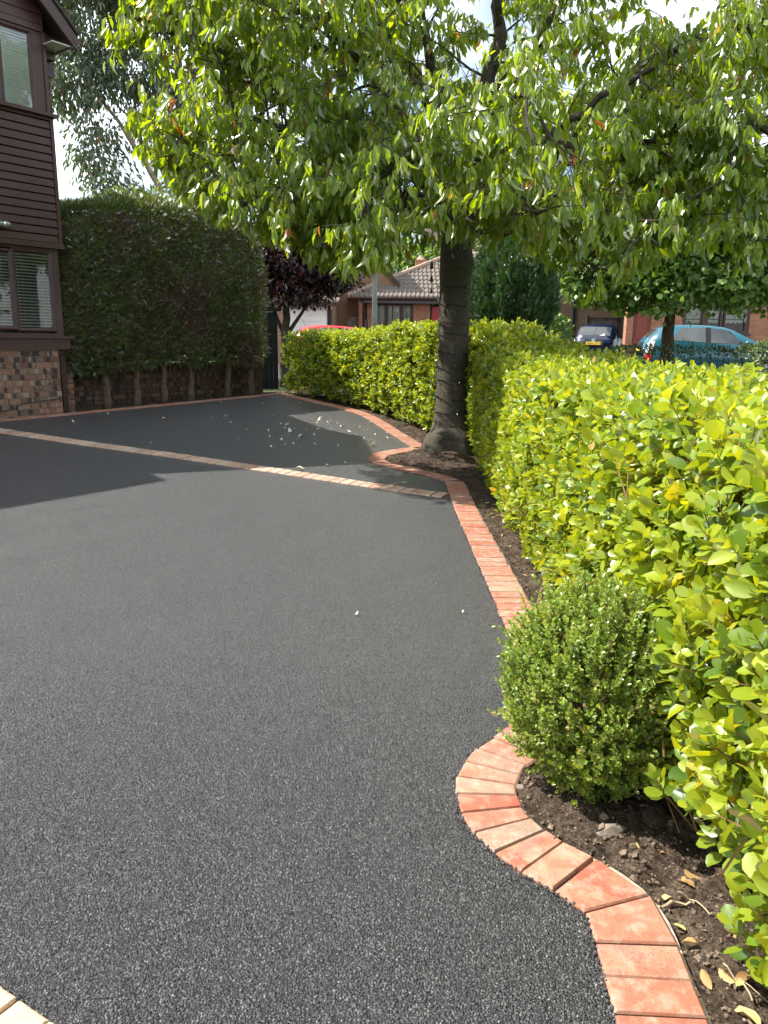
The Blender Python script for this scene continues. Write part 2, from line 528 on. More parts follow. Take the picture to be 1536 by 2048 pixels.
def thing(name, label, cat, loc, group=None, kind=None, rz=0.0):
    o = bpy.data.objects.new(name, None)
    o.empty_display_size = 0.1
    o.location = loc
    o.rotation_euler = (0, 0, rz)
    COL.objects.link(o)
    PINV[o.name] = (Matrix.Translation(loc) @ Matrix.Rotation(rz, 4, 'Z')).inverted()
    return tag(o, label, cat, group, kind)


class MB:
    def __init__(s):
        s.v, s.f = [], []

    def add(s, v, f):
        k = len(s.v)
        s.v.extend([tuple(p) for p in v])
        s.f.extend([tuple(i + k for i in q) for q in f])
        return s

    def box(s, a, b, fr=None):
        """axis box between corners a and b in frame fr (callable x,y,z -> world) or world"""
        x0, y0, z0 = a
        x1, y1, z1 = b
        fr = fr or (lambda x, y, z: (x, y, z))
        v = [fr(x, y, z) for z in (z0, z1) for y in (y0, y1) for x in (x0, x1)]
        return s.add(v, [(0, 2, 3, 1), (4, 5, 7, 6), (0, 1, 5, 4), (2, 6, 7, 3), (0, 4, 6, 2), (1, 3, 7, 5)])

    def slab(s, quad, n, depth, ch=0.003):
        q = [Vector(p) for p in quad]
        n = Vector(n)
        c = sum(q, Vector()) / 4
        base = [p - n * depth for p in q]
        mid = [p - n * ch for p in q]
        top = [p + (c - p).normalized() * ch * 1.3 for p in q]
        v = base + mid + top
        f = [(8, 9, 10, 11)]
        for i in range(4):
            j = (i + 1) % 4
            f.append((i, j, 4 + j, 4 + i))
            f.append((4 + i, 4 + j, 8 + j, 8 + i))
        return s.add(v, f)

    def tube(s, pts, rad, sides=6, cap=True):
        pts = [Vector(p) for p in pts]
        n = len(pts)
        if not hasattr(rad, '__len__'):
            rad = [rad] * n
        up = Vector((0.13, 0.27, 0.95))
        k = len(s.v)
        for i, p in enumerate(pts):
            d = (pts[min(i + 1, n - 1)] - pts[max(i - 1, 0)])
            if d.length < 1e-9:
                d = Vector((0, 0, 1))
            d.normalize()
            a = d.cross(up)
            if a.length < 0.1:
                a = d.cross(Vector((1, 0, 0)))
            a.normalize()
            b = d.cross(a)
            for j in range(sides):
                th = 2 * math.pi * j / sides
                s.v.append(tuple(p + (a * math.cos(th) + b * math.sin(th)) * rad[i]))
        for i in range(n - 1):
            for j in range(sides):
                j2 = (j + 1) % sides
                s.f.append((k + i * sides + j, k + i * sides + j2, k + (i + 1) * sides + j2, k + (i + 1) * sides + j))
        if cap:
            s.f.append(tuple(k + j for j in range(sides))[::-1])
            s.f.append(tuple(k + (n - 1) * sides + j for j in range(sides)))
        return s

    def lump(s, c, r, sq=(1, 1, 1), jit=0.25, rot=None):
        t = (1 + 5 ** 0.5) / 2
        vs = [(-1, t, 0), (1, t, 0), (-1, -t, 0), (1, -t, 0), (0, -1, t), (0, 1, t), (0, -1, -t), (0, 1, -t), (t, 0, -1), (t, 0, 1), (-t, 0, -1), (-t, 0, 1)]
        fs = [(0, 11, 5), (0, 5, 1), (0, 1, 7), (0, 7, 10), (0, 10, 11), (1, 5, 9), (5, 11, 4), (11, 10, 2), (10, 7, 6), (7, 1, 8), (3, 9, 4), (3, 4, 2), (3, 2, 6), (3, 6, 8), (3, 8, 9), (4, 9, 5), (2, 4, 11), (6, 2, 10), (8, 6, 7), (9, 8, 1)]
        out = []
        m = Matrix.Rotation(random.uniform(0, 6.28), 3, 'Z')
        for v in vs:
            q = m @ Vector(v)
            q *= r / 1.9 * (1 + random.uniform(-jit, jit))
            out.append((c[0] + q.x * sq[0], c[1] + q.y * sq[1], c[2] + q.z * sq[2]))
        return s.add(out, fs)

    def mesh(s, name):
        me = bpy.data.meshes.new(name)
        me.from_pydata(s.v, [], s.f)
        me.update()
        return me

    def obj(s, name, mat, parent=None, smooth=False, kind=None, label=None):
        me = s.mesh(name)
        me.materials.append(MATS[mat])
        if smooth:
            me.polygons.foreach_set('use_smooth', [True] * len(me.polygons))
        o = bpy.data.objects.new(name, me)
        link(o, parent)
        if kind:
            o['kind'] = kind
        if label:
            o['label'] = label
        return o


def npmesh(name, V, F, mat, rnd=None, smooth=False):
    """V (n,3); F list of (m,k) index arrays"""
    me = bpy.data.meshes.new(name)
    me.vertices.add(len(V))
    me.vertices.foreach_set('co', np.ascontiguousarray(V, dtype=np.float32).ravel())
    tot = sum(a.size for a in F)
    npoly = sum(len(a) for a in F)
    me.loops.add(tot)
    me.loops.foreach_set('vertex_index', np.concatenate([a.ravel() for a in F]).astype(np.int32))
    me.polygons.add(npoly)
    st, off = [], 0
    for a in F:
        st.append(off + np.arange(len(a)) * a.shape[1])
        off += a.size
    me.polygons.foreach_set('loop_start', np.concatenate(st).astype(np.int32))
    if smooth:
        me.polygons.foreach_set('use_smooth', np.ones(npoly, dtype=bool))
    me.update(calc_edges=True)
    if rnd is not None:
        at = me.attributes.new('rnd', 'FLOAT', 'POINT')
        at.data.foreach_set('value', rnd.astype(np.float32))
    me.materials.append(MATS[mat])
    return me


# leaf templates: verts (x across, y along, z out of the blade), quads, tris
def blade(rows, widths, fold=0.14, curve=0.18, wave=0.0):
    V, Q, Tr = [], [], []
    n = len(rows)
    V.append((0, 0, 0))
    for i in range(1, n - 1):
        z = -curve * rows[i] ** 2
        wv = wave * math.sin(rows[i] * 9)
        V += [(-widths[i] / 2, rows[i], z + fold * widths[i] + wv), (0, rows[i], z), (widths[i] / 2, rows[i], z + fold * widths[i] - wv)]
    V.append((0, 1, -curve))
    Tr += [(0, 2, 1), (0, 3, 2)]
    for i in range(n - 3):
        a = 1 + 3 * i
        b = a + 3
        Q += [(a, a + 1, b + 1, b), (a + 1, a + 2, b + 2, b + 1)]
    a = 1 + 3 * (n - 3)
    t = len(V) - 1
    Tr += [(a, a + 1, t), (a + 1, a + 2, t)]
    return np.array(V), np.array(Q).reshape(-1, 4), np.array(Tr).reshape(-1, 3)


TP = {
    'cherry': blade([0, .12, .35, .62, .85, 1], [0, .5, 1, .95, .42, 0], .12, .22),
    'gris': blade([0, .16, .42, .70, .91, 1], [0, .52, .95, 1.0, .58, 0], .10, .10, .03),
    'cherry_far': blade([0, .25, .62, 1], [0, .85, 1, 0], .12, .2),
    'oval': blade([0, .35, .75, 1], [0, 1, .85, 0], .12, .12),
    'small': (np.array([(0, 0, 0), (-.5, .5, .1), (.5, .5, .1), (0, 1, -.08)]), np.zeros((0, 4), int), np.array([(0, 3, 1), (0, 2, 3)])),
}
_v, _t = [], []
for (y0, ang, ln) in [(0, 0, 1.0), (.08, .7, .5), (.18, -.7, .55), (.32, .65, .5), (.44, -.65, .48), (.58, .6, .38), (.70, -.6, .3)]:
    d = np.array([math.sin(ang), math.cos(ang)])
    pz = np.array([-d[1], d[0]])
    a = np.array([0, y0])
    k = len(_v)
    for q, z in ((a - pz * .045, 0), (a + pz * .045, 0), (a + d * ln, random.uniform(-.1, .1))):
        _v.append((q[0], q[1], z - .12 * q[1] ** 2))
    _t.append((k, k + 1, k + 2))
TP['spray'] = (np.array(_v), np.zeros((0, 4), int), np.array(_t))


def frames(D, Nn):
    D = D / np.maximum(np.linalg.norm(D, axis=1, keepdims=True), 1e-9)
    S = np.cross(D, Nn)
    S /= np.maximum(np.linalg.norm(S, axis=1, keepdims=True), 1e-9)
    Z = np.cross(S, D)
    return S, D, Z


def leafmass(name, tp, P, D, Nn, L, W, mat, parent, rnd=None, keep=0, part='leaf', kind='stuff', eye=(0, 0, EYE)):
    """all blades of one plant: the KEEP nearest to the eye and in view become leaves of their own, the rest one part"""
    V, Q, Tr = TP[tp]
    n = len(P)
    S, D, Z = frames(D, Nn)
    Z = Z * rng.uniform(.1, 2.1, n)[:, None] * np.where(rng.random(n) < .12, -1, 1)[:, None]
    if rnd is None:
        rnd = rng.random(n)
    own = np.zeros(n, bool)
    if keep:
        q = P - np.array(eye)
        fwd = np.array([0, math.cos(R(12.5)), -math.sin(R(12.5))])
        upv = np.array([0, math.sin(R(12.5)), math.cos(R(12.5))])
        z = q @ fwd
        okv = (z > .3) & (np.abs(q[:, 0] / z) < .49) & (np.abs((q @ upv) / z) < .655)
        sz = np.where(okv, L * np.sqrt(W / np.maximum(L, 1e-6)) / np.maximum(z, .01), 0)
        own[np.argsort(-sz)[:keep]] = True
        vs = []
        for i in range(14):
            VV = V.copy()
            VV[:, 2] *= rng.uniform(.5, 1.5)
            me = npmesh(part, VV, [a for a in (Q, Tr) if len(a)], mat, np.full(len(V), (i + .5) / 14), True)
            vs.append(me)
        for i in np.nonzero(own)[0]:
            o = bpy.data.objects.new(part, vs[min(13, int(rnd[i] * 14))])
            m = Matrix(((S[i, 0] * W[i], D[i, 0] * L[i], Z[i, 0] * L[i], P[i, 0]), (S[i, 1] * W[i], D[i, 1] * L[i], Z[i, 1] * L[i], P[i, 1]), (S[i, 2] * W[i], D[i, 2] * L[i], Z[i, 2] * L[i], P[i, 2]), (0, 0, 0, 1)))
            link(o, parent)
            o.matrix_basis = m
    k = np.nonzero(~own)[0]
    nv = len(V)
    VV = (P[k, None, :] + V[None, :, 0, None] * (W[k, None] * S[k])[:, None, :] + V[None, :, 1, None] * (L[k, None] * D[k])[:, None, :] + V[None, :, 2, None] * (L[k, None] * Z[k])[:, None, :]).reshape(-1, 3)
    off = (np.arange(len(k)) * nv)[:, None, None]
    F = [(a[None] + off).reshape(-1, a.shape[1]) for a in (Q, Tr) if len(a)]
    me = npmesh(name, VV, F, mat, np.repeat(rnd[k], nv), True)
    o = bpy.data.objects.new(name, me)
    link(o, parent)
    if kind:
        o['kind'] = kind
    return o


def rand_unit(n):
    v = rng.normal(size=(n, 3))
    return v / np.linalg.norm(v, axis=1, keepdims=True)


def fbm(P, s, seed=0.0):
    return np.array([noise.fractal(Vector((p[0] * s + seed, p[1] * s - seed, p[2] * s)), 1.0, 2.0, 3) for p in P])


def resample(pts, step):
    pts = [np.array(p, float) for p in pts]
    cum = [0]
    for a, b in zip(pts, pts[1:]):
        cum.append(cum[-1] + np.linalg.norm(b - a))
    n = max(1, int(round(cum[-1] / step)))
    s = np.linspace(0, cum[-1], n + 1)
    A = np.array(pts)
    return np.stack([np.interp(s, cum, A[:, i]) for i in range(A.shape[1])], 1)


def smooth_poly(pts, it=1):
    pts = [np.array(p, float) for p in pts]
    for _ in range(it):
        out = [pts[0]]
        for a, b in zip(pts, pts[1:]):
            out += [a * .75 + b * .25, a * .25 + b * .75]
        out.append(pts[-1])
        pts = out
    return pts


# ------------------------------------------------------------------ ground, drive, soil
A_ = [(0.50, 1.10), (0.516, 1.389), (0.524, 1.56), (0.537, 1.721), (0.50, 1.775), (0.465, 1.80), (0.393, 1.866), (0.335, 1.937), (0.288, 2.025), (0.252, 2.118), (0.242, 2.227), (0.252, 2.344), (0.284, 2.426), (0.334, 2.528), (0.393, 2.597), (0.454, 2.654)]
B_ = [(0.54, 2.80), (0.60, 2.98), (0.627, 3.232), (0.632, 3.564), (0.633, 4.018), (0.630, 4.84), (0.622, 5.455), (0.612, 6.1), (0.606, 6.679), (0.607, 7.642)]
C_ = [(0.607, 7.642), (0.448, 7.86), (0.238, 8.02), (0.038, 8.193), (-0.121, 8.37), (-0.21, 8.62), (-0.164, 8.93), (-0.013, 9.19), (0.18, 9.40), (0.341, 9.54)]
D_ = [(0.341, 9.54), (0.201, 10.076), (-0.015, 10.804), (-0.24, 11.618), (-0.407, 12.05), (-0.533, 12.26), (-0.831, 12.60), (-1.198, 12.90), (-1.64, 13.33), (-1.976, 13.75)]
E_ = [(-1.976, 13.75)] + [tuple(HP(t, .13, 0))[:2] for t in (4.0, 2.6, 1.2, 0.0, -1.5, -3.0, -6.0)]
F_ = [(-5.10, 9.43), (-4.615, 9.24), (-4.14, 9.05), (-3.298, 8.72), (-2.767, 8.53), (-2.214, 8.34), (-1.663, 8.10), (-0.907, 7.78), (-0.594, 7.63), (-0.401, 7.54), (0.106, 7.31), (0.604, 7.10)]
G_ = [(-1.45, 1.82), (-0.861, 1.469), (-0.777, 1.42), (-0.703, 1.375), (-0.25, 1.105)]


def rail(poly, off, right=True):
    P = np.array(poly)
    d = np.gradient(P, axis=0)
    d /= np.linalg.norm(d, axis=1, keepdims=True)
    n = np.stack([d[:, 1], -d[:, 0]], 1)
    return P + n * off


def poly_inside(px, py, poly):
    inside = np.zeros(px.shape, bool)
    n = len(poly)
    for i in range(n):
        x0, y0 = poly[i]
        x1, y1 = poly[(i + 1) % n]
        c = ((y0 > py) != (y1 > py)) & (px < (x1 - x0) * (py - y0) / (y1 - y0 + 1e-12) + x0)
        inside ^= c
    return inside


mid = []
for P_ in (A_ + B_, C_, D_, E_):
    mid += [tuple(p) for p in rail(smooth_poly(P_, 1), .10)]
drive_poly = mid + [(-16, 4), (-16, -4), (0.60, -4)]


def grid_mesh(name, x0, x1, y0, y1, step, mask, zf, mat, smooth=True):
    xs = np.arange(x0, x1 + 1e-6, step)
    ys = np.arange(y0, y1 + 1e-6, step)
    X, Y = np.meshgrid(xs, ys)
    Z = zf(X, Y)
    V = np.stack([X, Y, Z], -1).reshape(-1, 3)
    nx = len(xs)
    i, j = np.meshgrid(np.arange(nx - 1), np.arange(len(ys) - 1))
    a = (j * nx + i).ravel()
    F = np.stack([a, a + 1, a + nx + 1, a + nx], 1)
    cx = V[F, 0].mean(1)
    cy = V[F, 1].mean(1)
    F = F[mask(cx, cy)]
    used = np.unique(F)
    remap = np.full(len(V), -1)
    remap[used] = np.arange(len(used))
    me = npmesh(name, V[used], [remap[F]], mat, None, smooth)
    o = bpy.data.objects.new(name, me)
    COL.objects.link(o)
    return o


o = grid_mesh('driveway', -14, 1.0, -3, 14.2, 0.08, lambda x, y: poly_inside(x, y, drive_poly), lambda x, y: gz(x, y) - 0.004, 'asphalt')
tag(o, 'freshly laid black tarmac driveway sloping up to the house', kind='structure')
drive = o


def vnoise(x, y, s, seed=0):
    """cheap smooth value noise on arrays"""
    x = x * s + seed * 17.3
    y = y * s - seed * 9.1
    xi, yi = np.floor(x), np.floor(y)
    fx, fy = x - xi, y - yi
    fx, fy = fx * fx * (3 - 2 * fx), fy * fy * (3 - 2 * fy)
    h = lambda a, b: np.modf(np.abs(np.sin(a * 127.1 + b * 311.7) * 43758.5453))[0]
    return (h(xi, yi) * (1 - fx) + h(xi + 1, yi) * fx) * (1 - fy) + (h(xi, yi + 1) * (1 - fx) + h(xi + 1, yi + 1) * fx) * fy


soil_poly = []
for P_ in (A_ + B_, C_, D_, E_):
    soil_poly += [tuple(p) for p in rail(smooth_poly(P_, 1), .14 if P_ is not E_ else .09)]
soil_hole = soil_poly + [(-16, 4), (-16, -4), (0.70, -4)]


def soil_z(x, y):
    z = gz(x, y) - 0.058 + 0.028 * vnoise(x, y, 9, 1) + 0.026 * vnoise(x, y, 23, 2) + 0.020 * vnoise(x, y, 55, 3)
    r2 = (x - .8) ** 2 + (y - 9.3) ** 2
    z = z + .11 * np.exp(-r2 / .16) + 0.035 * np.exp(-((x - .45) ** 2 + (y - 8.7) ** 2) / .10)
    r3 = (x - .62) ** 2 + (y - 2.25) ** 2
    return z + .03 * np.exp(-r3 / .05)


o = grid_mesh('soil_bed', -3.6, 2.6, 0.4, 15.6, 0.025, lambda x, y: (~poly_inside(x, y, soil_hole)) & (((x - HC[0]) * N2[0] + (y - HC[1]) * N2[1]) > -.62), soil_z, 'soil')
tag(o, 'bare dug brown soil between the brick edging and the hedge', kind='structure')

b = MB()
S_ = 300
b.add([(-S_, -S_, -.12), (S_, -S_, -.12), (S_, S_, -.12), (-S_, S_, -.12)], [(0, 1, 2, 3)])
o = b.obj('ground', 'grass_ground')
tag(o, 'grassy ground around the houses', kind='structure')
o = grid_mesh('verge', -30, 40, -6, 60, 1.0, lambda x, y: (y > 15.5) | (x > 2.7) | (((x - HC[0]) * N2[0] + (y - HC[1]) * N2[1]) < -.7), lambda x, y: gz(x, y) - .06, 'grass_ground')
tag(o, 'short grass verge beyond the hedge', kind='structure')
o = grid_mesh('road', -30, 40, 18.5, 31, 0.5, lambda x, y: y > 0, lambda x, y: gz(x, y) - .02, 'far_road')
tag(o, 'grey estate road and parking beyond the hedge', kind='structure')


def lay_border(name, label, polys, mat, width=.2, step=.104, base_off=.012):
    root = MB()
    for poly in polys:
        C = smooth_poly(poly, 2)
        I = rail(C, .004)
        Oo = rail(C, width + base_off)
        for k in range(len(C) - 1):
            q = [I[k], I[k + 1], Oo[k + 1], Oo[k]]
            top = [(p[0], p[1], gz(p[0], p[1]) - .012) for p in q]
            root.add(top + [(p[0], p[1], p[2] - .1) for p in top], [(0, 1, 2, 3), (3, 2, 6, 7), (0, 4, 5, 1)])
    o = root.obj(name, 'concrete' if mat != 'pale_paver' else 'joint_sand')
    tag(o, label, kind='structure')
    for poly in polys:
        C = resample(smooth_poly(poly, 2), step)
        I = rail(C, 0.0)
        Oo = rail(C, width)
        for k in range(len(C) - 1):
            g = .0030
            e = (I[k + 1] - I[k]) / max(1e-6, np.linalg.norm(I[k + 1] - I[k])) * g
            e2 = (Oo[k + 1] - Oo[k]) / max(1e-6, np.linalg.norm(Oo[k + 1] - Oo[k])) * g
            jz = random.uniform(-.0018, .0018)
            jo = rng.normal(0, .0022, 2)
            q = [I[k] + e + jo, I[k + 1] - e + jo, Oo[k + 1] - e2 + jo, Oo[k] + e2 + jo]
            q = [(p[0], p[1], gz(p[0], p[1]) + .007 + jz + random.uniform(-.0008, .0008)) for p in q][::-1]
            MB().slab(q, (0, 0, 1), .06, .0055).obj('brick', mat, o)
    return o


lay_border('paved_border', 'terracotta block edging curving round the box bush and tree along the hedge', [A_ + B_, C_, D_], 'brindle_paver')
lay_border('paved_border', 'terracotta block edging along the house and the conifer bed', [E_], 'brindle_paver', width=.13)
lay_border('divider_strip', 'single course of pale pink blocks crossing the black tarmac', [F_], 'pale_paver', base_off=0)
bl = lay_border('paved_border', 'cream block edging at the bottom corner of the drive', [G_], 'cream_paver')
# small pressed rings on the two cream blocks
for (x, y, r) in ((-.80, 1.405, .0075), (-.745, 1.36, .010)):
    m = MB()
    n = 18
    z = gz(x, y) + .0086
    for rr in (r, r * .74):
        for i in range(n):
            a = 2 * math.pi * i / n
            m.v.append((x + rr * math.cos(a), y + rr * math.sin(a) * .85, z))
    for i in range(n):
        j = (i + 1) % n
        m.f.append((i, j, n + j, n + i))
    m.obj('maker_mark', 'pale_mark', bl)

# crumbs of tarmac along the edge of the blocks
m = MB()
for poly in (A_ + B_, C_, D_[:5], G_):
    C = resample(smooth_poly(poly, 2), .0075)
    C = C[(C[:, 1] < 8.5)]
    for p in C:
        x, y = p + rng.normal(0, .0048, 2) - .002
        r = random.uniform(.0025, .0055)
        m.lump((x, y, gz(x, y) + .001 + r * .35), r, (1, 1, .8))
o = m.obj('tarmac_crumbs', 'tarmac_chip', kind='stuff', label='black tarmac crumbs along the edge of the block border')

# the stones of the near tarmac, too many to be parts
def tarmac_stones():
    b = NB('tarmac_stone')
    c = b.ramp(b.attr('rnd'), [(0.0, (0.005, 0.005, 0.006)), (0.5, (0.011, 0.011, 0.013)), (0.80, (0.028, 0.028, 0.031)), (0.95, (0.075, 0.075, 0.08)), (1.0, (0.20, 0.20, 0.195))])  # darker than the far sheet, which carries sheen in its colour
    g = b.noise(b.pos(), 420, 2)
    b.set(col=b.mix(b.ramp(g, [(0.35, 0.5), (0.6, 0.0)]), c, (0.012, 0.012, 0.014)), rough=0.45, spec=0.5)
    st = .0072
    xs, ys = np.meshgrid(np.arange(-2.1, .62, st), np.arange(1.0, 3.6, st))
    P = np.stack([xs.ravel(), ys.ravel()], 1) + rng.uniform(-.48, .48, (xs.size, 2)) * st
    keep = (np.abs(P[:, 0]) < .56 * (P[:, 1] + .45)) & (rng.random(len(P)) < 1 - sstep(1.6, 3.6, P[:, 1])) & poly_inside(P[:, 0], P[:, 1], edge_poly)
    P = P[keep]
    n = len(P)
    T = [(math.cos(k * 1.5708) * 1.0, math.sin(k * 1.5708) * 1.0, -.45) for k in range(4)] + [(math.cos(k * 1.5708 + .35) * .72, math.sin(k * 1.5708 + .35) * .72, .42) for k in range(4)] + [(0.12, -.08, .58)]
    T = np.array(T)
    V = np.repeat(T[None], n, 0) * rng.uniform(.72, 1.25, (n, 9, 1))
    a = rng.uniform(0, 6.283, n)
    sx, sy = rng.uniform(.75, 1.25, n), rng.uniform(.6, 1.0, n)
    X = V[:, :, 0] * sx[:, None]
    Y = V[:, :, 1] * sy[:, None]
    Z = V[:, :, 2] * rng.uniform(.55, .95, n)[:, None] + X * rng.normal(0, .22, n)[:, None] + Y * rng.normal(0, .22, n)[:, None]
    r_ = rng.uniform(.0026, .0044, n)[:, None]
    ca, sa = np.cos(a)[:, None], np.sin(a)[:, None]
    W = np.stack([P[:, :1] + (X * ca - Y * sa) * r_, P[:, 1:] + (X * sa + Y * ca) * r_, gz(P[:, 0], P[:, 1])[:, None] - .0035 + Z * r_ + rng.uniform(-.0006, .0008, n)[:, None]], -1).reshape(-1, 3)
    off = (np.arange(n) * 9)[:, None, None]
    Qd = np.array([(k, (k + 1) % 4, 4 + (k + 1) % 4, 4 + k) for k in range(4)])
    Tr_ = np.array([(4 + k, 4 + (k + 1) % 4, 8) for k in range(4)])
    me = npmesh('tarmac_stones', W, [(Qd[None] + off).reshape(-1, 4), (Tr_[None] + off).reshape(-1, 3)], 'tarmac_stone', np.repeat(rng.random(n), 9), False)
    o = link(bpy.data.objects.new('tarmac_stones', me), drive)
    o['kind'] = 'stuff'
    print('stones', n)


edge_poly = []
for P_ in (A_ + B_, C_, D_, E_):
    edge_poly += [tuple(p) for p in rail(smooth_poly(P_, 1), -.002)]
edge_poly += [(-16, 4), (-16, 2.0)] + [tuple(p) for p in rail(smooth_poly(G_, 1), -.002)] + [(.3, .9), (.49, .9)]
tarmac_stones()

# ------------------------------------------------------------------ soil litter
m = MB()
pts = []
while len(pts) < 9500:
    y = 1.2 + 9.5 * rng.random() ** 2.4
    x = .72 + rng.random() * .9
    if 1.85 < y < 2.9:
        x = .36 + rng.random() * .8
    if y > 7.6:
        x = rng.uniform(-.1, 1.2)
    pts.append((x, y))
px = np.array(pts)
ok = ~poly_inside(px[:, 0], px[:, 1], soil_hole)
for x, y in px[ok]:
    r = random.uniform(.002, .006) if random.random() < .95 else random.uniform(.007, .014)
    m.lump((x, y, float(soil_z(np.array(x), np.array(y))) + r * .2), r, (1, 1, .7), .55)
m.obj('soil_crumbs', 'dry_soil', kind='stuff', label='loose crumbs and clods of brown soil')
for k, (x, y, r, lab) in enumerate(((.714, 2.083, .034, 'largest grey stone lying in soil beneath the box bush'), (.675, 2.06, .02, 'small grey stone beside the large one beneath the box bush'), (.462, 2.30, .017, 'pale pebble just inside the curved block edging'))):
    mm = MB()
    mm.lump((x, y, float(soil_z(np.array(x), np.array(y))) + r * .35), r, (1.2, .8, .7), .25)
    tag(mm.obj('stone', 'stone_grey'), lab, 'stone')

V, Q, Tr = TP['gris']
dead = [npmesh('dead_leaf', V * np.array([1, 1, s]), [Q, Tr], 'dead_leaf', np.full(len(V), r), True) for s, r in ((1.5, .15), (2.2, .4), (-1.5, .6), (2.5, .8), (1.0, .98))]
DL = [(0.828, 1.979), (0.894, 1.92), (0.893, 1.879), (0.788, 1.799), (0.755, 1.683), (0.751, 1.653), (0.79, 1.621), (0.769, 1.499), (0.80, 1.45), (0.854, 1.525), (0.878, 1.538), (0.847, 1.847), (0.906, 1.676), (0.757, 1.983), (0.759, 1.713), (0.863, 1.834), (0.884, 1.688), (0.829, 1.515)]
for i in range(26):
    y = rng.uniform(2.9, 7.6)
    DL.append((.86 + rng.random() * .16, y))
for i, (x, y) in enumerate(DL):
    o = bpy.data.objects.new('dead_leaf', dead[i % 5])
    L = rng.uniform(.03, .05) if i != 8 else .058
    o.matrix_basis = Matrix.Translation((x, y, float(soil_z(np.array(x), np.array(y))) + .008)) @ Matrix.Rotation(rng.uniform(0, 6.28), 4, 'Z') @ Matrix.Rotation(rng.uniform(-.5, .5), 4, 'X') @ Matrix.Rotation(rng.uniform(-.4, .4), 4, 'Y') @ Matrix.Diagonal((L * .5, L, L, 1))
    COL.objects.link(o)
    if i == 8:
        tag(o, 'large tan dead leaf on the soil at the bottom edge beside the blocks', 'leaf')
    else:
        tag(o, 'curled brown dead leaf on the soil ' + ('between box bush and bottom edge' if i < 18 else 'along the straight blocks beyond the box bush'), 'leaf', 'dead leaves on the soil')
# thin roots and straw on the soil
for i, (P_, r, lab) in enumerate((
    ([(.735, 1.755), (.765, 1.765), (.79, 1.772), (.815, 1.76), (.83, 1.765)], .0035, 'pale forked root lying across the edge of the concrete'),
    ([(.80, 1.80), (.84, 1.79), (.855, 1.745), (.858, 1.72)], .0022, 'thin bent straw twig behind the forked root'),
    ([(.82, 1.56), (.845, 1.525), (.850, 1.47)], .0025, 'pale straw stalk on soil close to the bottom corner'),
    ([(.84, 1.535), (.87, 1.50), (.90, 1.475)], .0018, 'thin stalk branching off the pale straw stalk'))):
    m = MB()
    m.tube([(x, y, float(soil_z(np.array(x), np.array(y))) + .009 + .004 * (k % 2)) for k, (x, y) in enumerate(smooth_poly(P_, 1))], r, 5)
    tag(m.obj('dry_twig', 'straw'), lab, 'twig')

# fallen leaves on the tarmac
FL = [(-1.84, 13.16), (-1.94, 12.43), (-1.41, 12.73), (-0.94, 11.26), (-1.02, 11.14), (-0.84, 11.05), (-0.94, 11.44), (-0.66, 11.02), (-0.62, 10.84), (-0.58, 10.7), (-0.88, 10.48), (-0.72, 10.51), (-0.46, 10.43), (-0.21, 10.73), (-0.13, 10.35), (-0.28, 10.03), (0.08, 10.19), (0.05, 10.08), (-0.11, 11.04), (-0.41, 11.81), (-0.34, 11.81), (-0.24, 11.26), (-1.43, 10.67), (-1.37, 10.66), (-1.38, 10.38), (-1.23, 10.33), (-1.55, 10.17), (-1.25, 10.12), (-1.48, 9.71), (-1.41, 9.81), (-1.28, 9.6), (-1.03, 9.89), (-0.93, 9.96), (-1.12, 9.35), (-1.36, 9.09), (-1.01, 9.0), (-0.87, 9.33), (-0.15, 9.56), (-0.2, 9.42), (-0.38, 9.57), (-0.92, 7.89), (-0.61, 8.12), (-0.41, 8.31), (0.05, 10.5), (-2.73, 11.79), (-2.63, 12.26), (-2.26, 11.03), (-2.09, 10.58), (-2.44, 10.8), (-3.01, 10.58), (-2.72, 8.82), (-4.05, 9.95), (-3.84, 10.65), (-2.19, 7.84), (-2.43, 7.52), (.32, 4.45), (.44, 3.98), (-.15, 3.9)]
for _ in range(38):
    FL.append((float(rng.uniform(-1.9, .0)), float(rng.uniform(9.2, 12.0))))
V, Q, Tr = TP['cherry']
fal = [npmesh('fallen_leaf', V * np.array([1, 1, s]), [Q, Tr], 'dropped_leaf', np.full(len(V), r), True) for s, r in ((1.6, .1), (2.4, .4), (-1.6, .6), (2.0, .75), (1.2, .97))]
BIG = {27: .10, 30: .08, 31: .13, 37: .10, 38: .08, 40: .09}
for i, (x, y) in enumerate(FL):
    o = bpy.data.objects.new('fallen_leaf', fal[i % 5])
    L = BIG.get(i, rng.uniform(.035, .065) if i < 58 else rng.uniform(.02, .04)) * (.6 if y < 5 else 1)
    o.matrix_basis = Matrix.Translation((x, y, float(gz(x, y)) + .012)) @ Matrix.Rotation(rng.uniform(0, 6.28), 4, 'Z') @ Matrix.Rotation(rng.uniform(-.25, .25), 4, 'X') @ Matrix.Rotation(rng.uniform(-.5, .5), 4, 'Y') @ Matrix.Diagonal((L * .5, L, L, 1))
    COL.objects.link(o)
    if i == 31:
        tag(o, 'longest pale fallen leaf on the shaded part of the drive', 'leaf')
    else:
        wh = ('on the sunny tarmac close to the block edging' if y < 5 else 'in front of the pale divider strip' if i in (53, 54) else 'near the brick ring around the tree' if x > -.75 else 'at the far shaded left of the drive' if x < -1.95 else 'on the shaded middle of the far drive')
        tag(o, 'small pale fallen leaf ' + wh, 'leaf', 'fallen leaves on the drive')

# ------------------------------------------------------------------ the house on the left
hz = float(gz(*HC))
house = thing('brick_house', 'two storey house with brown cladding bay, dark window frames and rustic brick base', 'house', (HC[0], HC[1], hz))
hb = lambda a, b_, mat, name, **k: MB().box(a, b_, HP).obj(name, mat, house, **k)
nH = (N2[0], N2[1], 0)
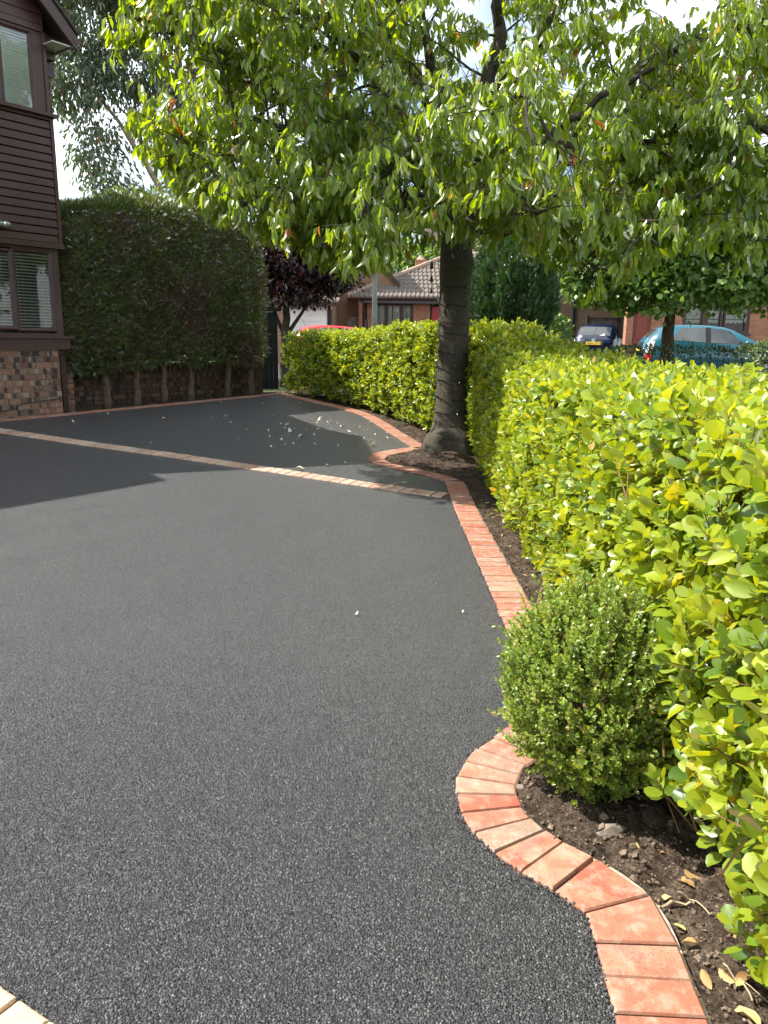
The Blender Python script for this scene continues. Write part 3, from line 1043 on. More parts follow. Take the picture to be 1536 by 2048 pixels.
# carcass
m = MB()
m.box((-12, -7.2, hz - .4), (.30, -.27, 5.1), HP)
m.obj('wall', 'mortar', house)
m = MB()
m.box((-3.3, -.27, hz - .4), (0.0, -.012, 1.30), HP)
m.obj('bay_wall', 'mortar', house)
# bay bricks
L_, H_ = .215, .065
row = 0
z = hz - .06
while z < 1.27:
    t = -.004 if row % 2 else -.004
    first = L_ if row % 2 == 0 else .1025
    while t > -1.35:
        ln = first if t == -.004 else L_
        a, b_ = t - ln, t
        zz0, zz1 = z, min(z + H_, 1.29)
        d = random.uniform(-.003, .003)
        q = [HP(a, d, zz0), HP(b_, d, zz0), HP(b_, d, zz1), HP(a, d, zz1)]
        MB().slab(q, nH, .02, .004).obj('brick', 'rustic_brick', house)
        t = a - .010
    z += .0753
    row += 1
# quoin strip of the main wall
row = 0
z = hz - .06
while z < 5.0:
    a = .13 if row % 2 else .215
    q = [HP(a, -.25, z), HP(.325, -.25, z), HP(.325, -.25, z + H_), HP(a, -.25, z + H_)]
    MB().slab(q, nH, .03, .004).obj('brick', 'rustic_brick', house)
    z += .0753
    row += 1
m = MB().box((0.02, -.265, hz - .2), (.33, -.262, 5.05), HP)
# downpipe beside the bay
MB().box((.09, -.22, hz - .05), (.165, -.14, 5.0), HP).obj('downpipe', 'brown_pvc', house)
MB().box((.01, -.255, hz - .1), (.085, -.20, 1.32), HP).obj('recess_shade_strip', 'black_plastic', house)  # black strip put in for the shade of the recess beside the bay
m = MB()
m.tube([HP(-1.4, .012, hz + .02), HP(-.72, .014, hz + .10), HP(-.55, .014, hz + .17), HP(0.0, .012, hz + .21)], .006, 5)
m.obj('cable', 'black_plastic', house)
# window board below the lower window
hb((-3.3, -.2, 1.295), (.15, .045, 1.435), 'mahogany_upvc', 'window_board')
m = MB()
m.box((-3.3, -.2, 1.437), (.19, .085, 1.468), HP)
m.obj('sill', 'mahogany_upvc', house)


def frame_bars(mb, bars, d0, d1):
    for (t0, z0, t1, z1) in bars:
        mb.box((t0, d0, z0), (t1, d1, z1), HP)


def bevelframe(mb, t0, z0, t1, z1, wdt, d, dep=.03):
    """mitred window bead with a sloped inner face"""
    o_ = [(t0, z0), (t1, z0), (t1, z1), (t0, z1)]
    i_ = [(t0 + wdt, z0 + wdt), (t1 - wdt, z0 + wdt), (t1 - wdt, z1 - wdt), (t0 + wdt, z1 - wdt)]
    c_ = [(t0 + wdt * .35, z0 + wdt * .35), (t1 - wdt * .35, z0 + wdt * .35), (t1 - wdt * .35, z1 - wdt * .35), (t0 + wdt * .35, z1 - wdt * .35)]
    v = [HP(t, d - .03, z) for t, z in o_] + [HP(t, d, z) for t, z in o_] + [HP(t, d + .004, z) for t, z in c_] + [HP(t, d - dep, z) for t, z in i_]
    f = []
    for k in range(3):
        for i in range(4):
            j = (i + 1) % 4
            f.append((k * 4 + i, k * 4 + j, k * 4 + 4 + j, k * 4 + 4 + i))
    mb.add(v, f)


def window(zb, zt, panes, right_post, label, closed):
    m = MB()
    frame_bars(m, [(-3.2, zb, right_post, zb + .035), (-3.2, zt - .03, right_post, zt)], -.05, -.012)
    frame_bars(m, [(panes[0][1] + .045, zb + .035, right_post, zt - .03)], -.05, -.014)
    bars_t = []
    for (t0, t1, g0, g1, sash) in panes:
        bevelframe(m, t0 - .05, g0 - .05, t1 + .05, g1 + .035, .05, .008 if sash else -.008)
    for (pa, pb) in zip(panes, panes[1:]):
        m.box((pb[1] + .045, -.05, zb + .035), (pa[0] - .045, -.016, zt - .03), HP)
    win = m.obj('window', 'mahogany_upvc', house, label=label)
    for (t0, t1, g0, g1, sash) in panes:
        q = [HP(t0, -.028, g0), HP(t1, -.028, g0), HP(t1, -.028, g1), HP(t0, -.028, g1)]
        MB().add(q, [(0, 1, 2, 3)]).obj('pane', 'window_glass', win)
        n = 24 if not closed else 25
        for k in range(n):
            zz = g0 + (k + .4) * (g1 - g0) / n
            dd = -.045
            wv = .024
            if closed:
                a0, a1 = (dd + .009, zz - .018), (dd - .008, zz + .018)
            else:
                a0, a1 = (dd + .010, zz - .007), (dd - .010, zz + .007)
            sag = random.uniform(-.0015, .0015)
            v = [HP(t0 - .02, a0[0], a0[1]), HP(t1 + .012, a0[0], a0[1] + sag), HP(t1 + .012, a1[0], a1[1] + sag), HP(t0 - .02, a1[0], a1[1])]
            v += [p + Vector((0, 0, .0022)) for p in v]
            MB().add(v, [(0, 1, 2, 3), (7, 6, 5, 4), (0, 4, 5, 1), (3, 2, 6, 7)]).obj('blind_slat', 'blind_white' if closed else 'blind_slat_white', win)
        if not closed:
            for tt in (t0 + .07, t1 - .09):
                MB().tube([HP(tt, -.034, g0), HP(tt, -.034, g1)], .0015, 4).obj('blind_cord', 'blind_slat_white', win)
    return win


window(1.468, 2.575, [(-.47, -.045, 1.575, 2.505, False), (-1.02, -.575, 1.59, 2.485, True), (-1.60, -1.12, 1.575, 2.505, False)], .10, 'ground floor window with tilted white blind slats', False)
# room behind the lower window
m = MB()
m.box((-3.2, -2.2, 1.45), (.08, -.2, 2.58), HP)
m.obj('room', 'room_dark', house)
window(4.205, 5.14, [(-.405, -.075, 4.245, 5.085, False), (-1.02, -.52, 4.265, 5.065, True)], .105, 'upper window with closed pale blinds', True)
m = MB()
m.box((-3.2, -1.2, 4.2), (.08, -.2, 5.2), HP)
m.obj('room', 'room_dark', house)
# cladding boards between the windows
for k in range(15):
    z0 = 2.645 + k * .0985
    z1 = z0 + .0985
    v = [HP(t, d, zz) for t in (-3.2, .105) for d, zz in ((-.02, z0), (.030, z0 + .002), (.033, z0 + .008), (.024, z1 - .012), (.006, z1 - .003), (-.02, z1 - .002))]
    f = [(i, i + 1, i + 7, i + 6) for i in range(5)] + [(6, 7, 8, 9, 10, 11), (0, 5, 4, 3, 2, 1)]
    MB().add(v, f).obj('cladding_board', 'mahogany_upvc', house)
hb((.106, -.2, 2.64), (.150, .040, 4.13), 'mahogany_upvc', 'corner_trim')
hb((-3.2, -.2, 2.578), (.16, .055, 2.643), 'mahogany_upvc', 'drip_trim')
hb((-3.2, -.2, 2.5), (.09, -.1, 5.2), 'room_dark', 'bay_core') if False else None
hb((.105, -.2, 4.2), (.15, .0, 5.15), 'mahogany_upvc', 'corner_trim')
m = MB()
m.box((-3.3, -.2, 4.130), (.155, .03, 4.165), HP)
m.box((-3.3, -.2, 4.166), (.195, .095, 4.203), HP)
m.obj('sill', 'mahogany_upvc', house)
hb((.02, -.26, 1.47), (.10, -.125, 5.1), 'brown_pvc', 'bay_return')
hb((-3.2, -.15, 5.142), (.12, .01, 5.215), 'mahogany_upvc', 'window_head')
# gable boards above the upper window
AP_T, AP_Z, EV_T, EV_Z = -1.40, 7.02, .46, 5.16
sl = (AP_Z - EV_Z) / (EV_T - AP_T)
for k in range(14):
    z0 = 5.217 + k * .115
    z1 = z0 + .115
    tr0 = EV_T - (z0 - EV_Z) / sl - .12
    tr1 = EV_T - (z1 - EV_Z) / sl - .12
    tr0 = min(tr0, .12)
    tr1 = min(tr1, .12)
    tl0, tl1 = 2 * AP_T - tr0, 2 * AP_T - tr1
    if tl1 > tr1:
        break
    v = [HP(tl0, .018, z0), HP(tr0, .018, z0), HP(tr1, .006, z1 - .004), HP(tl1, .006, z1 - .004), HP(tl0, -.05, z0), HP(tr0, -.05, z0), HP(tr1, -.05, z1 - .004), HP(tl1, -.05, z1 - .004)]
    MB().add(v, [(0, 1, 2, 3), (0, 4, 5, 1), (3, 2, 6, 7), (1, 5, 6, 2), (0, 3, 7, 4)]).obj('gable_board', 'mahogany_upvc', house)
# gable roof planes, tiles in courses, barge boards
for sgn in (1, -1):
    m = MB()
    ncs = 13
    for k in range(ncs):
        f0, f1 = k / ncs, (k + 1) / ncs
        e_ = lambda f: (AP_T + sgn * (EV_T - AP_T) * (1 - f), EV_Z + (AP_Z - EV_Z) * f)
        (ta, za), (tb, zb_) = e_(f0), e_(f1)
        u = sgn * .028 * sl / math.hypot(1, sl)
        h = .028 / math.hypot(1, sl)
        v = [HP(ta + u, .26, za + h + .02), HP(ta + u, -4.2, za + h + .02), HP(tb, -4.2, zb_ + .012), HP(tb, .26, zb_ + .012),
             HP(ta, .26, za - .01), HP(ta, -4.2, za - .01), HP(tb, -4.2, zb_ - .01), HP(tb, .26, zb_ - .01)]
        m.add(v, [(0, 1, 2, 3), (0, 4, 5, 1), (0, 3, 7, 4), (4, 7, 6, 5)])
    m.obj('roof', 'roof_tile_dark', house)
    m = MB()
    x = lambda f, dz: (AP_T + sgn * (EV_T - .02 - AP_T) * (1 - f), EV_Z - .02 + (AP_Z - EV_Z) * f + dz)
    v = []
    for d in (.20, .235):
        for f, dz in ((0, 0), (0, -.17), (1, -.27), (1, 0)):
            t_, z_ = x(f, dz)
            v.append(HP(t_, d, z_))
    m.add(v, [(0, 1, 2, 3), (7, 6, 5, 4), (0, 4, 5, 1), (1, 5, 6, 2), (2, 6, 7, 3), (3, 7, 4, 0)])
    m.obj('barge_board', 'mahogany_upvc', house)
# soffit box at the eaves end, gutter and brackets
m = MB()
m.box((.12, -.24, 5.005), (.40, .20, 5.02), HP)
m.obj('soffit', 'soffit_board', house)
hb((.36, -.24, 4.99), (.385, .20, 5.14), 'mahogany_upvc', 'fascia')
hb((.12, -.25, 4.90), (.33, -.12, 5.0), 'mahogany_upvc', 'corbel')
m = MB()
for k in range(7):
    a0, a1 = math.pi * k / 6, 0
pts_o = [(.44 + .055 * math.cos(math.pi + math.pi * k / 6), 5.10 + .055 * math.sin(math.pi + math.pi * k / 6)) for k in range(7)]
v = [HP(t, d, z) for d in (.24, -4.2) for t, z in pts_o]
m.add(v, [(i, i + 1, i + 8, i + 7) for i in range(6)] + [tuple(range(7))])
m.obj('gutter', 'brown_pvc', house)
hb((.25, -.30, 4.72), (.36, -.20, 4.90), 'brown_pvc', 'rain_hopper')
# unseen left bay added to shape the drive shadow, with the main roof
m = MB()
m.box((-9, -.27, hz - .3), (-3.32, .45, 5.15), HP)
m.obj('bay_wall', 'mortar', house, label='unseen left bay added to shape the house shadow')
m = MB()
for (t0, t1, ev_d) in ((-9.3, -3.0, .75), (-12.2, .42, -.05)):
    v = [HP(t0, ev_d, 5.12), HP(t1, ev_d, 5.12), HP(t1, -3.7, 7.55 if ev_d < 0 else 6.9), HP(t0, -3.7, 7.55 if ev_d < 0 else 6.9), HP(t1, -7.4, 5.05), HP(t0, -7.4, 5.05)]
    v2 = [p - Vector((0, 0, .12)) for p in v]
    m.add(v + v2, [(0, 1, 2, 3), (3, 2, 4, 5), (0, 6, 7, 1), (1, 7, 8, 2), (2, 8, 10, 4), (0, 3, 9, 6), (3, 5, 11, 9), (6, 9, 8, 7), (9, 11, 10, 8)])
m.obj('roof', 'roof_tile_dark', house)
# round bulkhead lamp on the cladding, left edge
lampf = MB().tube([HP(-.95, .075, 2.80), HP(-.64, .075, 2.80), HP(-.63, .075, 2.80), HP(-.585, .075, 2.80), HP(-.58, .075, 2.80), HP(-.565, .075, 2.80)], [.040, .040, .046, .046, .036, .036], 12)
wl = lampf.obj('wall_light', 'chrome', None, smooth=False)
tag(wl, 'small chrome cylinder wall light on the brown cladding', 'wall light')
mm = MB().box((-.80, .02, 2.775), (-.74, .05, 2.825), HP)
mm.obj('bracket', 'chrome', wl)

# ------------------------------------------------------------------ garden wall behind the conifers
gw = thing('garden_wall', 'low brown brick wall with upright coping behind the conifer trunks', 'wall', tuple(HP(.36, -.6, .48)))
m = MB().box((.34, -.80, .3), (4.25, -.566, 1.02), HP)
m.obj('wall_core', 'dark_mortar', gw)
row, z = 0, .47
for row in range(6):
    t = .35 - (.11 if row % 2 else 0)
    while t < 4.05:
        a, b_ = max(t, .345), t + L_
        d = -.55 + random.uniform(-.003, .003)
        if b_ - a > .03:
            MB().slab([HP(a, d, z), HP(b_, d, z), HP(b_, d, z + H_), HP(a, d, z + H_)], nH, .02, .004).obj('brick', 'garden_brick', gw)
        t += L_ + .01
    z += .0753
t = .345
while t < 4.2:
    MB().slab([HP(t, -.545, z), HP(t + .065, -.545, z), HP(t + .065, -.545, z + .15), HP(t, -.545, z + .15)], nH, .03, .004).obj('coping_brick', 'garden_brick', gw)
    t += .0755

# ------------------------------------------------------------------ conifer hedge
ch = thing('conifer_hedge', 'tall clipped conifer hedge with browning patches beside the house', 'hedge', tuple(HP(2.1, -.35, .5)))
for (t, lean, r) in ((.90, -.05, .055), (1.40, .03, .05), (1.91, -.02, .05), (2.43, .02, .05), (3.19, .05, .055), (3.74, -.03, .055)):
    m = MB()
    zb = float(gz(*HP(t, -.33, 0)[:2])) - .05
    P_, rr = [], []
    for k in range(9):
        f = k / 8
        P_.append(HP(t + lean * f + random.uniform(-.012, .012), -.33 + random.uniform(-.012, .012), zb + 1.0 * f))
        rr.append(r * (1.35 - .45 * min(1, f * 3)) * random.uniform(.93, 1.07))
    m.tube(P_, rr, 9)
    m.obj('trunk', 'conifer_trunk', ch, smooth=True)


def lumpy_core(name, fn, nu, nv, mat, parent):
    V = np.array([fn(u, v) for v in np.linspace(0, 1, nv) for u in np.linspace(0, 1, nu)])
    i, j = np.meshgrid(np.arange(nu - 1), np.arange(nv - 1))
    a = (j * nu + i).ravel()
    me = npmesh(name, V, [np.stack([a, a + 1, a + nu + 1, a + nu], 1)], mat, None, True)
    o = bpy.data.objects.new(name, me)
    link(o, parent)
    return o


# cross-section of the clipped body: bottom front -> face -> top -> back
def con_top(t):
    return float(np.interp(t, [.05, .3, .7, 1.7, 3.0, 3.6, 3.9], [2.85, 3.08, 3.26, 3.42, 3.48, 3.38, 3.15]))


def con_bot(t):
    return float(np.interp(t, [0, .3, .9, 1.5, 2.2, 3.0, 4.2], [1.1, 1.02, .98, 1.06, 1.12, 1.08, 1.15]))


def con_pt(t, s, grow=0.0):
    """s 0..1 runs under, up the face and over the top"""
    zt, zb = con_top(t), con_bot(t)
    if s < .15:
        f = s / .15
        d, z, nd, nz_ = -.65 + .48 * f, zb + .05 * (1 - f), .25, -.95
    elif s < .70:
        f = (s - .15) / .55
        d = -.17 + .16 * math.sin(f * math.pi * .9) - .12 * f * f
        z, nd, nz_ = zb + (zt - .12 - zb) * f, .97, .15 + .1 * f
    elif s < .78:
        f = (s - .70) / .08
        d, z, nd, nz_ = -.26 - .10 * f, zt - .12 + .12 * f, .6, .8
    else:
        f = (s - .78) / .22
        d, z, nd, nz_ = -.36 - .75 * f, zt + .06 * math.sin(f * 3), .05, 1
    p = HP(t, d, z)
    n_ = Vector((N2[0] * nd, N2[1] * nd, nz_)).normalized()
    nn = noise.fractal(p * 1.6, 1, 2, 3) * .11
    return p + n_ * (nn + grow), n_


lumpy_core('filler_core', lambda u, v: tuple(con_pt(  .15 + 3.68 * u, v, -.10)[0]), 40, 24, 'dead_wood', ch)  # solid dark body added to block light behind the sprays
P_, D_v, N_v = [], [], []
tt = rng.uniform(.05, 3.90, 31000)
ss = rng.uniform(0.0, 1.0, 31000) ** .92
for t, s in zip(tt, ss):
    p, n_ = con_pt(t, s, rng.normal(-.015, .035))
    if t < .25:
        p = p + Vector((N2[0], N2[1], 0)) * (-.12 * (.25 - t) / .25)
    d = n_ * .9 + Vector((rng.normal(0, .5), rng.normal(0, .5), rng.normal(.15 if s < .7 else .7, .45)))
    P_.append(p)
    D_v.append(d)
    N_v.append(Vector(rng.normal(0, 1, 3)) + Vector((0, 0, .4)))
# ends of the hedge
for k in range(3800):
    e = rng.random() < .55
    t = 3.88 if e else .12
    s = rng.uniform(.0, 1)
    d = rng.uniform(-1.05, -.12)
    z = rng.uniform(con_bot(t), con_top(t))
    n_ = Vector((T2[0], T2[1], 0)) * (1 if e else -1)
    p = HP(t + rng.normal(0, .04), d, z)
    P_.append(p)
    D_v.append(n_ + Vector(rng.normal(0, .5, 3)))
    N_v.append(Vector(rng.normal(0, 1, 3)))
P_, D_v, N_v = (np.array([tuple(q) for q in a]) for a in (P_, D_v, N_v))
Ls = rng.uniform(.04, .10, len(P_))
leafmass('foliage', 'spray', P_, D_v, N_v, Ls, Ls, 'conifer_spray', ch)
# bare twigs under the skirt
m = MB()
for k in range(60):
    t = rng.uniform(.6, 4.0)
    p0 = HP(t, rng.uniform(-.45, -.15), con_bot(t) + .05)
    pts_ = [p0]
    for q in range(4):
        pts_.append(pts_[-1] + Vector((rng.normal(0, .05), rng.normal(0, .05), -rng.uniform(.01, .05))))
    m.tube(pts_, [.006, .005, .004, .003, .002], 4, False)
m.obj('bare_twigs', 'twig_brown', ch, kind='stuff')

# ------------------------------------------------------------------ the long hedge
hd = thing('griselinia_hedge', 'long clipped apple green broadleaf hedge running along the drive to the far corner', 'hedge', (1.6, 5.0, 0))
FACE = [(.86, -.4), (.865, 1.0), (.885, 1.8), (.95, 2.6), (1.00, 4.0), (1.03, 6.5), (1.09, 8.2), (1.10, 9.2), (.88, 10.2), (.48, 11.15), (.05, 11.95), (-.42, 12.70), (-1.08, 13.28), (-1.80, 14.0)]
FC = resample(smooth_poly(FACE, 2), .05)
FD = np.gradient(FC, axis=0)
FD /= np.linalg.norm(FD, axis=1, keepdims=True)
FN = np.stack([-FD[:, 1], FD[:, 0]], 1)      # towards the drive
FS = np.concatenate([[0], np.cumsum(np.linalg.norm(np.diff(FC, axis=0), axis=1))])
TOPZ = np.interp(FC[:, 1], [-.5, 4, 6.5, 8.2, 9.3, 10.0, 11.9, 12.15, 12.9, 14.2], [1.20, 1.205, 1.235, 1.30, 1.43, 1.64, 1.68, 1.59, 1.56, 1.55])


def hedge_pts(n, s0, s1, deep):
    """random points on the clipped surface (or just under it) with outward normals"""
    s = rng.uniform(s0, s1, n)
    i = np.clip(np.searchsorted(FS, s), 0, len(FC) - 1)
    base, nr = FC[i], FN[i]
    top = TOPZ[i]
    g0 = gz(base[:, 0], base[:, 1])
    dep = 1.15
    v = rng.random(n)
    H = top - g0
    face = v < .54
    rnd_ = (~face) & (v < .66)
    f = np.where(face, v / .54, np.where(rnd_, (v - .54) / .12, (v - .66) / .34))
    f = np.where(face, f ** .9, f)
    bulge = .05 * np.sin(f * math.pi)
    off = np.where(face, bulge - .04 * (1 - f) * 0, np.where(rnd_, -.13 * (1 - np.cos(f * math.pi / 2)), -.13 - (dep - .13) * f))
    z = np.where(face, g0 + .06 + (H - .09 - .13) * f, np.where(rnd_, top - .13 + .13 * np.sin(f * math.pi / 2), top))
    nn = np.where(face, 1.0, np.where(rnd_, np.cos(f * math.pi / 2), 0.0))
    nzv = np.where(face, .12, np.where(rnd_, np.sin(f * math.pi / 2), 1.0))
    Nm = np.concatenate([nr * nn[:, None], nzv[:, None]], 1)
    Nm /= np.linalg.norm(Nm, axis=1, keepdims=True)
    P = np.concatenate([base + nr * off[:, None], z[:, None]], 1)
    lump = .034 * (vnoise(P[:, 0] + P[:, 2] * .7, P[:, 1] - P[:, 2] * .5, 2.6, 5) - .5) * 2 + .024 * (vnoise(P[:, 0] - P[:, 2], P[:, 1] + P[:, 2], 7, 8) - .5) * 2
    P = P + Nm * (lump - deep)[:, None]
    # thin out close to the ground
    hgt = (P[:, 2] - g0)
    keep = (~face) | (rng.random(n) < np.clip(.50 + hgt * 1.8, 0, 1))
    return P[keep], Nm[keep], face[keep]


def shoots(n, s0, s1, deep_mu, deep_sd, nl, stem):
    P0, N0, fc = hedge_pts(n, s0, s1, rng.normal(deep_mu, deep_sd, n))
    n = len(P0)
    ax = N0 * .8 + np.array([0, 0, .65]) + rng.normal(0, .40, (n, 3))
    ax /= np.linalg.norm(ax, axis=1, keepdims=True)
    LP, LD, LN, LL, LW, LR = [], [], [], [], [], []
    a = np.cross(ax, rand_unit(n))
    a /= np.linalg.norm(a, axis=1, keepdims=True)
    b_ = np.cross(ax, a)
    ln = rng.uniform(.08, .17, n)
    ph = rng.uniform(0, 6.28, n)
    tone = rng.random(n)
    for k in range(nl):
        f = (k + .5) / nl
        th = ph + k * 2.4
        rad = a * np.cos(th)[:, None] + b_ * np.sin(th)[:, None]
        p = P0 + ax * (ln * (f - 1) + .03)[:, None]
        d = rad * (1.0 - .75 * f ** 2) + ax * (.25 + .9 * f ** 2) + rng.normal(0, .18, (n, 3))
        nm = ax * 1.0 - rad * (.35) + rng.normal(0, .38, (n, 3))
        L = rng.choice([.75, 1.0, 1.1], n) * rng.uniform(.044, .074, n) * (1.05 - .45 * max(0, f - .6) / .4)
        LP.append(p)
        LD.append(d)
        LN.append(nm)
        LL.append(L)
        LW.append(L * rng.uniform(.48, .76, n))
        LR.append(np.clip(.16 + .50 * tone + .30 * f + rng.normal(0, .24, n), .0, 1))
    if stem is not None:
        for i in range(0, n):
            stem.tube([P0[i] - ax[i] * (ln[i] + .16) - N0[i] * .05, P0[i] - ax[i] * ln[i] * .4, P0[i] + ax[i] * .02], [.0035, .0028, .0015], 3, False)
    return [np.concatenate(q) for q in (LP, LD, LN, LL, LW, LR)]


SMAX = FS[-1]
S9 = float(np.interp(9.0, FC[:, 1], FS))
stems = MB()
parts = [shoots(3500, .6, 6.2, 0.0, .032, 9, stems), shoots(2900, 6.0, S9, 0.0, .028, 9, None), shoots(2600, .6, S9, .17, .06, 8, stems), shoots(3200, S9 - .2, SMAX, .0, .028, 9, None), shoots(1900, S9, SMAX, .16, .05, 7, None)]
for grp, tp_, kp in (((0,), 'gris', 300), ((1, 3), 'oval', 0), ((2, 4), 'small', 0)):
    HP_, HD_, HN_, HL_, HW_, HR_ = (np.concatenate([parts[g][i] for g in grp]) for i in range(6))
    dead_k = rng.random(len(HR_)) < .006
    HR_ = np.where(dead_k, rng.uniform(.97, 1, len(HR_)), np.minimum(HR_, .93))
    leafmass('foliage' if kp else 'foliage' if tp_ == 'oval' else 'foliage', tp_, HP_, HD_, HN_, HL_, HW_ * (1.25 if tp_ == 'small' else 1), 'griselinia_leaf', hd, HR_, keep=kp)
# solid dark core added inside the hedge, keeps light and view out
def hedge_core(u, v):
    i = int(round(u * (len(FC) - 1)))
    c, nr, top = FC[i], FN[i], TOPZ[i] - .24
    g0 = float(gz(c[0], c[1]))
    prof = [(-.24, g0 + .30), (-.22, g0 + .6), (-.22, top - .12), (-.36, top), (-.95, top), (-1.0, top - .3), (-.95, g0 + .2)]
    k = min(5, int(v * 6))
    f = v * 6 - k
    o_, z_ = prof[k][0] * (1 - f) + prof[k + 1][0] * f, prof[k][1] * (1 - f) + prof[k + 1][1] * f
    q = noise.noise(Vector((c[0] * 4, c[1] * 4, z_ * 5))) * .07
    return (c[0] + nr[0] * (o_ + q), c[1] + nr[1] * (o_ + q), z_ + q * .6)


lumpy_core('filler_core', hedge_core, 160, 7, 'hedge_core', hd)
# stems: fine shoots and the woody frame within
stems.obj('twigs', 'hedge_twig', hd, kind='stuff')
m = MB()
for k in range(230):
    s = rng.uniform(.3, SMAX) if k > 110 else rng.uniform(.3, 6)
    i = min(len(FC) - 1, int(np.searchsorted(FS, s)))
    c = FC[i] - FN[i] * rng.uniform(.30, .80)
    z0 = float(gz(c[0], c[1])) - .05
    P_ = [Vector((c[0], c[1], z0))]
    dr = Vector((FN[i][0] * rng.normal(.0, .12), FN[i][1] * rng.normal(.0, .12), 1))
    hh = TOPZ[i] - z0 - .15
    for q in range(6):
        P_.append(P_[-1] + (dr + Vector(rng.normal(0, .10, 3))).normalized() * hh / 6)
    m.tube(P_, [.011, .010, .008, .006, .005, .004, .003], 5, False)
m.obj('branches', 'hedge_twig', hd, kind='stuff')

# ------------------------------------------------------------------ box ball
bb = thing('box_bush', 'small rounded box bush growing in the curve of the block edging', 'bush', (.68, 2.38, 0))
CB = np.array([.715, 2.36, .335])
RB = np.array([.305, .30, .355])
n = 2500
u = rand_unit(n)
lum = 1 + .16 * fbm(u, 1.9, 3.3) + .10 * fbm(u, 5, 1.3)
deep = np.where(rng.random(n) < .72, rng.normal(0, .035, n), -rng.uniform(.05, .35, n))
Pb = CB + u * RB * (lum + deep)[:, None]
okb = Pb[:, 2] > .02
Pb, u = Pb[okb], u[okb]
n = len(Pb)
ax = u * .75 + np.array([-.05, 0, .75]) + rng.normal(0, .28, (n, 3))
ax /= np.linalg.norm(ax, axis=1, keepdims=True)
ext = np.where(rng.random(n) < .07, rng.uniform(.02, .075, n), 0)
Pb = Pb + ax * ext[:, None]
a = np.cross(ax, rand_unit(n))
a /= np.linalg.norm(a, axis=1, keepdims=True)
b_ = np.cross(ax, a)
LP, LD, LN, LL, LR = [], [], [], [], []
tone = np.clip(rng.normal(.45, .22, n), 0, .93)
st = MB()
NL = 13
for k in range(NL):
    f = (k + .5) / NL
    th = (k % 2) * math.pi + (k // 2) * 1.57 + rng.normal(0, .2, n)
    rad = a * np.cos(th)[:, None] + b_ * np.sin(th)[:, None]
    LP.append(Pb + ax * (.075 * (f - 1))[..., None] if False else Pb + ax * (.075 * (f - 1)))
    LD.append(rad * (1 - .5 * f) + ax * (.5 + .6 * f) + rng.normal(0, .15, (n, 3)))
    LN.append(ax - rad * .5 + rng.normal(0, .2, (n, 3)))
    LL.append(rng.uniform(.014, .024, n) * (1.05 - .3 * f))
    LR.append(np.clip(tone + rng.normal(.1 * f, .12, n), 0, .95))
LP, LD, LN, LL, LR = (np.concatenate(q) for q in (LP, LD, LN, LL, LR))
LR = np.where(rng.random(len(LR)) < .02, 1.0, LR)
leafmass('foliage', 'oval', LP, LD, LN, LL, LL * .60, 'box_leaf', bb, LR, keep=300)
for i in range(n):
    st.tube([Pb[i] - ax[i] * .10, Pb[i] - ax[i] * .04, Pb[i]], [.0014, .0011, .0007], 3, False)
for k in range(26):
    th = rng.uniform(0, 6.28)
    e = CB + np.array([math.cos(th) * .2, math.sin(th) * .2, rng.uniform(-.05, .2)])
    s0 = np.array([.68 + rng.normal(0, .02), 2.33 + rng.normal(0, .02), -.01])
    q = [s0]
    for j in range(1, 6):
        f = j / 5
        q.append(s0 * (1 - f) + e * f + np.array([rng.normal(0, .012), rng.normal(0, .012), .03 * math.sin(f * 3)]))
    st.tube(q, [.008, .007, .006, .005, .0035, .002], 5, False)
st.obj('stems', 'twig_brown', bb, kind='stuff')

# ------------------------------------------------------------------ cherry tree
ct = thing('cherry_tree', 'large cherry tree with ringed grey trunk standing between drive and hedge', 'tree', (.80, 9.35, .12))


def trunk_mesh(path, radii, sides, lobes=5, flare=.25, knots=()):
    P = resample([tuple(p) for p in path], .045)
    cum = np.linspace(0, 1, len(P))
    rr = np.interp(cum, np.linspace(0, 1, len(radii)), radii)
    V = []
    for i, p in enumerate(P):
        h = p[2] - P[0][2]
        for j in range(sides):
            th = 2 * math.pi * j / sides
            r = rr[i]
            fl = math.exp(-max(0, h - .06) / .19)
            r *= 1 + fl * (.72 + flare * math.sin(th * lobes + .7) + .12 * math.sin(th * 3 + 2))
            r *= 1 + .022 * noise.noise(Vector((math.cos(th) * 2, math.sin(th) * 2, p[2] * 9))) + .035 * noise.noise(Vector((math.cos(th) * 1.2, math.sin(th) * 1.2, p[2] * 2.2)))
            for (kz, kth, ks, ka) in knots:
                dth = math.atan2(math.sin(th - kth), math.cos(th - kth))
                r += ka * math.exp(-((p[2] - kz) / ks) ** 2 - (dth / .7) ** 2)
            V.append((p[0] + r * math.cos(th), p[1] + r * math.sin(th), p[2]))
    V = np.array(V)
    i, j = np.meshgrid(np.arange(sides), np.arange(len(P) - 1))
    a = (j * sides + i).ravel()
    b2 = (j * sides + (i + 1) % sides).ravel()
    return V, np.stack([a, b2, b2 + sides, a + sides], 1)


TR_PATH = [(.80, 9.36, .10), (.805, 9.36, .4), (.80, 9.36, 1.0), (.81, 9.36, 1.7), (.80, 9.36, 2.3), (.82, 9.36, 2.95)]
V, F = trunk_mesh(TR_PATH, [.205, .190, .182, .178, .182, .180, .178], 30, knots=((2.28, -1.9, .15, .036), (2.33, -.7, .12, .055), (.36, -1.9, .06, .05), (.30, -.6, .12, .07), (.28, -2.9, .12, .07)))
me = npmesh('trunk', V, [F], 'cherry_bark', None, True)
trk = link(bpy.data.objects.new('trunk', me), ct)

